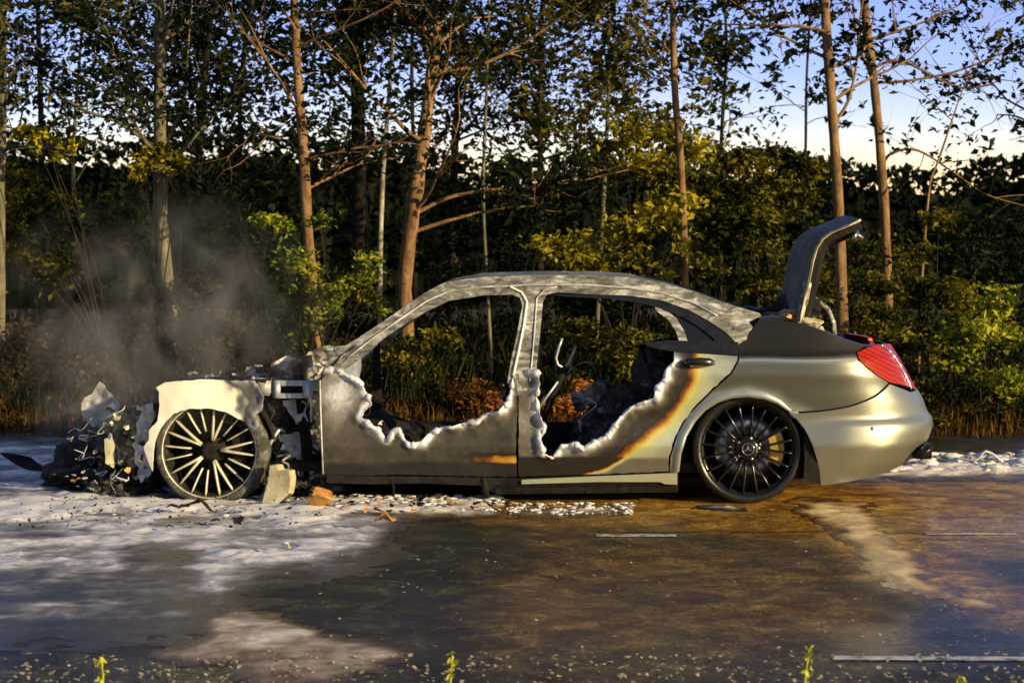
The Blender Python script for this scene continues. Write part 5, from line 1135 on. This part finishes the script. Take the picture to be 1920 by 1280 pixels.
SHRUBS = [
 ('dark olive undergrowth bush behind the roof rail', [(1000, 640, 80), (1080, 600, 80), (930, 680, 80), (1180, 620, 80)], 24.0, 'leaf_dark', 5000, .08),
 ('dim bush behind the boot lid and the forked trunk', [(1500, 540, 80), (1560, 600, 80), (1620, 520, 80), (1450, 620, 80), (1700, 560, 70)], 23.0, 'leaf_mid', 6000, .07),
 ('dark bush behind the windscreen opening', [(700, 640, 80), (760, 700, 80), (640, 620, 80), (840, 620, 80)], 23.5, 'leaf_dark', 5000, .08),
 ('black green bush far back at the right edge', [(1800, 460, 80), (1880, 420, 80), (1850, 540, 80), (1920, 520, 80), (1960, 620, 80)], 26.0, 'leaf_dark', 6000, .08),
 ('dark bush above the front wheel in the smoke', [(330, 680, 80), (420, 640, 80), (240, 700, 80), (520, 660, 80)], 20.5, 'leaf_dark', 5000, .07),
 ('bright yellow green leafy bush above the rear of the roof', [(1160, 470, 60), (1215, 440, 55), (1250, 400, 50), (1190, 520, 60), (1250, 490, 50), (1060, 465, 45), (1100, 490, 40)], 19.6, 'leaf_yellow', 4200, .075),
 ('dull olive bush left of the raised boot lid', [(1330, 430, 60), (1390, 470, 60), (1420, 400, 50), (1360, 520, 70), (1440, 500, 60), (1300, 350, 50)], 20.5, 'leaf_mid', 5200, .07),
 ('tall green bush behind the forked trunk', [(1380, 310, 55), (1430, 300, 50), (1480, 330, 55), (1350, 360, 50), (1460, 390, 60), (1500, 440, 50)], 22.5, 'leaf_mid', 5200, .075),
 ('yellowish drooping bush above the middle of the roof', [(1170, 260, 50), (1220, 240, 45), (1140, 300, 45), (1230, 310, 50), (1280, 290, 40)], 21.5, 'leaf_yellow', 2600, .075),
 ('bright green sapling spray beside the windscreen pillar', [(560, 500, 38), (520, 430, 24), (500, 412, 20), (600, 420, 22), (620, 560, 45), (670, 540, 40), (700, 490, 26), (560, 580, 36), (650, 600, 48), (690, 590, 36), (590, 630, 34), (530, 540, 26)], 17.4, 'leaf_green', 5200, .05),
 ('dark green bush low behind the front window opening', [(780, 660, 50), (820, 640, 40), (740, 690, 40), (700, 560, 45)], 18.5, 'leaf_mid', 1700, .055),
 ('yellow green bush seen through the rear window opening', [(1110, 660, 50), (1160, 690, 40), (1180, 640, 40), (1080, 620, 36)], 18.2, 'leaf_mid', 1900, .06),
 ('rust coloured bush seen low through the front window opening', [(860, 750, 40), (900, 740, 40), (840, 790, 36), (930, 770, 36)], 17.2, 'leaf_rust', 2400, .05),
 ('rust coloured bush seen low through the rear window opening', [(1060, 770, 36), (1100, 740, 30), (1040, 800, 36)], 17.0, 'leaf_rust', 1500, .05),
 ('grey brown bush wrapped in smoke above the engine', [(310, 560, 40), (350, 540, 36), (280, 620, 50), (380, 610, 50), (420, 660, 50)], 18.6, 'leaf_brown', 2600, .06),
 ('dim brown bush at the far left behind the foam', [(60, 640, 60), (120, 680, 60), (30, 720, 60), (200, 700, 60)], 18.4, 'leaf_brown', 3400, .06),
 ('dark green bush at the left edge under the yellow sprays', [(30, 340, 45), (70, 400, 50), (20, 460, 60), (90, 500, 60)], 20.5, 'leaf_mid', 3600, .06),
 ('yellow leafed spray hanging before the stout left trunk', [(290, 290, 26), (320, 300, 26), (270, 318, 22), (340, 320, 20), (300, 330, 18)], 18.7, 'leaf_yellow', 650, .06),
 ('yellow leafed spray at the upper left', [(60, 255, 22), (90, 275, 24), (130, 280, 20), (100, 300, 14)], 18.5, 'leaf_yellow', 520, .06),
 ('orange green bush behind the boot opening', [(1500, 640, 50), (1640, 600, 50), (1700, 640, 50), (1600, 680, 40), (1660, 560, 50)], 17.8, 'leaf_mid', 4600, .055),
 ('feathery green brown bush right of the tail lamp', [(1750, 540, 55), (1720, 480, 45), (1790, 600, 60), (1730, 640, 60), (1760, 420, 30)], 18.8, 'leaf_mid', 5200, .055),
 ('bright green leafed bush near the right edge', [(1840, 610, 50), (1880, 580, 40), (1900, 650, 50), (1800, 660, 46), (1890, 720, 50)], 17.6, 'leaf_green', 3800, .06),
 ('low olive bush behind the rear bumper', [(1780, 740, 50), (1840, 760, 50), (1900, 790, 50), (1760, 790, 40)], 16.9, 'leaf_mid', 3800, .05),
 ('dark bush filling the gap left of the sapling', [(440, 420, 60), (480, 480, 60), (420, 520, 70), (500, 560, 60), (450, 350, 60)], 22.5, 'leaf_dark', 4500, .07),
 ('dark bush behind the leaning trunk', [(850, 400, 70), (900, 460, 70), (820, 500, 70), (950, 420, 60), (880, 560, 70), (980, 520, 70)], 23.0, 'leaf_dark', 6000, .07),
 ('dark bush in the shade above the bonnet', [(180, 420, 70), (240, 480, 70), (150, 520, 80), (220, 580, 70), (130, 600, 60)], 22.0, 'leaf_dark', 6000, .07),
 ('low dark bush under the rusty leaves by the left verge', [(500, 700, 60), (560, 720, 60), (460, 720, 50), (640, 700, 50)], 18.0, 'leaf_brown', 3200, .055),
]
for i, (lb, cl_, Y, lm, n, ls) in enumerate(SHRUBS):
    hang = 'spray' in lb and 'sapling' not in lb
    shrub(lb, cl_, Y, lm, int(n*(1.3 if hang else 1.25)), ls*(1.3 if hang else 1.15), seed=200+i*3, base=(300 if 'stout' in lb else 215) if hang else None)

# undergrowth: grass, bramble and dead leaves between the road and the wood (nobody could count it)
def blades(name, n, xr, yr, hgt, mt, label, cat, seed, wd=.006, dens=None):
    rs = np.random.RandomState(seed); x = rs.uniform(*xr, n); y = rs.uniform(*yr, n); u, v = w2road(x, y); k = v > 4.1+.25*vnoise(u*2, 0*u, 0, 5); x, y = x[k], y[k]
    cl = vnoise(x*1.3, y*1.3, 0, seed); k = cl > -.35; x, y, cl = x[k], y[k], cl[k]; m_ = len(x); z = gz(x, y)
    h_ = rs.uniform(*hgt, m_)*(1+.5*cl); a = rs.uniform(0, 6.3, m_); l_ = rs.uniform(.1, .6, m_)*h_
    w_ = rs.uniform(.6, 1.4, m_)*wd*(1+y*.03); ca, sa = np.cos(a), np.sin(a)
    p0 = np.stack([x-sa*w_, y+ca*w_, z-.02], 1); p1 = np.stack([x+sa*w_, y-ca*w_, z-.02], 1); tp = np.stack([x+ca*l_, y+sa*l_, z+h_], 1)
    mid = (p0+p1)/2*.45+tp*.55; mid[:, 2] += h_*.12
    V = np.stack([p0, p1, mid+(p1-p0)*.35, tp, mid-(p1-p0)*.35], 1).reshape(-1, 3); kk = np.arange(m_)*5
    Fq = np.stack([kk, kk+1, kk+2, kk+3, kk+4], 1)
    return tag(link(name, np_mesh(name, V, Fq, False, np.clip(.5+cl*.4+rs.normal(0, .2, m_), 0, 1)), M[mt]), label, cat, kind='stuff')
blades('dry_grass', 15000, (-7, 7), (15.4, 18.5), (.03, .17), 'grass_dry', 'dry orange brown grass along the far road edge', 'grass', 5)
blades('undergrowth', 34000, (-11, 11), (17.2, 30), (.1, .42), 'leaf_dark', 'dark brambles and ferns on the forest floor', 'undergrowth', 6, .008)
n = 30000; ux = RS.uniform(-8, 8, n); uy = RS.uniform(15.9, 24, n); uu, vv = w2road(ux, uy); k = vv > 4.35; ux, uy = ux[k], uy[k]
hmp = np.clip(vnoise(ux*1.1, uy*1.1, 0, 71)*.5+.5, 0, 1)*np.clip((uy-15.8)*.35, .12, 1.0)
c = np.stack([ux, uy, gz(ux, uy)+RS.uniform(0, 1, len(ux))*hmp*.75], 1)
leaf_obj('ground_cover', c, RS.uniform(.03, .075, len(ux)), np.clip(RS.normal(.45, .25, len(ux))+vnoise(ux, uy, 0, 72)*.3, 0, 1), 'litter', None)
tag(bpy.data.objects['ground_cover'], 'rust brown dead leaves and low plants at the foot of the wood', 'ground cover', kind='stuff')

# sprigs at the near edge
def sprig(px, py_top, Y, hgt, label, seed, bend=.3):
    rnd = random.Random(seed); tx = at(px, py_top, Y); X = tx[0]-bend*.02; g0 = 0.0; T_ = empty('weed_sprig', (X, Y, -.012), label=label, cat='plant', group='weeds at the near road edge')
    top = Vector((tx[0]-X, 0, tx[2]+.012)); b = MB(); ps = curve([Vector((0, 0, -.01)), Vector((.01, .005, top.z*.5)), top], 5); b.tube(ps, [.004]*6+[.003]*5, 6); b.build('stem', M['leaf_lime'], T_, None)
    cs_ = []
    for k in range(16):
        q = ps[rnd.randint(4, 10)]; cs_.append((q.x+rnd.gauss(0, .008), q.y+rnd.gauss(0, .008), q.z+rnd.gauss(0, .012)))
    leaf_obj('leaves', np.array(cs_), .028, np.array([rnd.random() for _ in cs_]), 'leaf_lime', T_, flat=1.0, RSx=np.random.RandomState(seed))
for o in (0,):
    sprig(190, 1240, 6.9, .1, 'yellow weed sprig at the near road edge, leftmost of the four', 1)
    sprig(846, 1234, 6.9, .1, 'leafy lime green weed sprig in front of the tan foam tongue', 2, .6)
    sprig(1517, 1218, 6.9, .1, 'tall thin weed stalk left of the end of the white edge line', 3, 1.0)
    sprig(1797, 1272, 6.9, .08, 'tiny yellow weed tip under the white edge line', 4, -.5)
for o in bpy.data.objects:
    if o.type == 'MESH' and o.name.startswith('stem') and o.parent and o.parent.name.startswith('weed'):
        a = o.data.attributes.new('tint', 'FLOAT', 'FACE'); a.data.foreach_set('value', np.full(len(o.data.polygons), .5, np.float32))

# ------------------------------------------------------------------ smoke
def smoke(c, d, dens, seed, label):
    import bmesh
    bm = bmesh.new(); bmesh.ops.create_icosphere(bm, subdivisions=3, radius=1.0)
    me = bpy.data.meshes.new('smoke'); bm.to_mesh(me); bm.free()
    o = bpy.data.objects.new('smoke', me); C.objects.link(o); o.location = c; o.scale = d
    m = bpy.data.materials.new('smoke%d' % seed); m.use_nodes = True; nt = m.node_tree; nt.nodes.clear()
    out = N(nt, 'ShaderNodeOutputMaterial'); pv = N(nt, 'ShaderNodeVolumePrincipled'); pv.inputs['Color'].default_value = (.82, .80, .76, 1); pv.inputs['Anisotropy'].default_value = .1
    t = N(nt, 'ShaderNodeTexCoord'); g = N(nt, 'ShaderNodeVectorMath'); g.operation = 'LENGTH'; nt.links.new(t.outputs['Object'], g.inputs[0])
    fall = mth(nt, 'SUBTRACT', 1.0, g.outputs['Value'], True)
    mp = N(nt, 'ShaderNodeMapping'); mp.inputs['Location'].default_value = (seed*3.3, 0, 0); mp.inputs['Scale'].default_value = (1.6, 1.2, 1.0); nt.links.new(t.outputs['Object'], mp.inputs[0])
    nn = N(nt, 'ShaderNodeTexNoise'); nn.inputs['Scale'].default_value = 2.2; nn.inputs['Detail'].default_value = 6; nn.inputs['Distortion'].default_value = 1.4; nt.links.new(mp.outputs[0], nn.inputs['Vector'])
    q = mth(nt, 'MULTIPLY', mth(nt, 'SUBTRACT', nn.outputs['Fac'], .47, True), 6.0, True)
    nt.links.new(mth(nt, 'MULTIPLY', mth(nt, 'MULTIPLY', q, fall), dens), pv.inputs['Density']); nt.links.new(pv.outputs[0], out.inputs['Volume'])
    me.materials.append(m); return tag(o, label, 'smoke', kind='stuff')
sx, sy, sz = cw(300, 610, -.75); smoke((sx, sy, sz), (1.15, .6, .85), 1.15, 1, 'grey smoke drifting up from the burnt engine bay')
sx, sy, sz = cw(200, 790, 0); smoke((sx, sy, sz), (.55, .5, .4), 1.5, 2, 'thin grey smoke curling round the torn front panel')
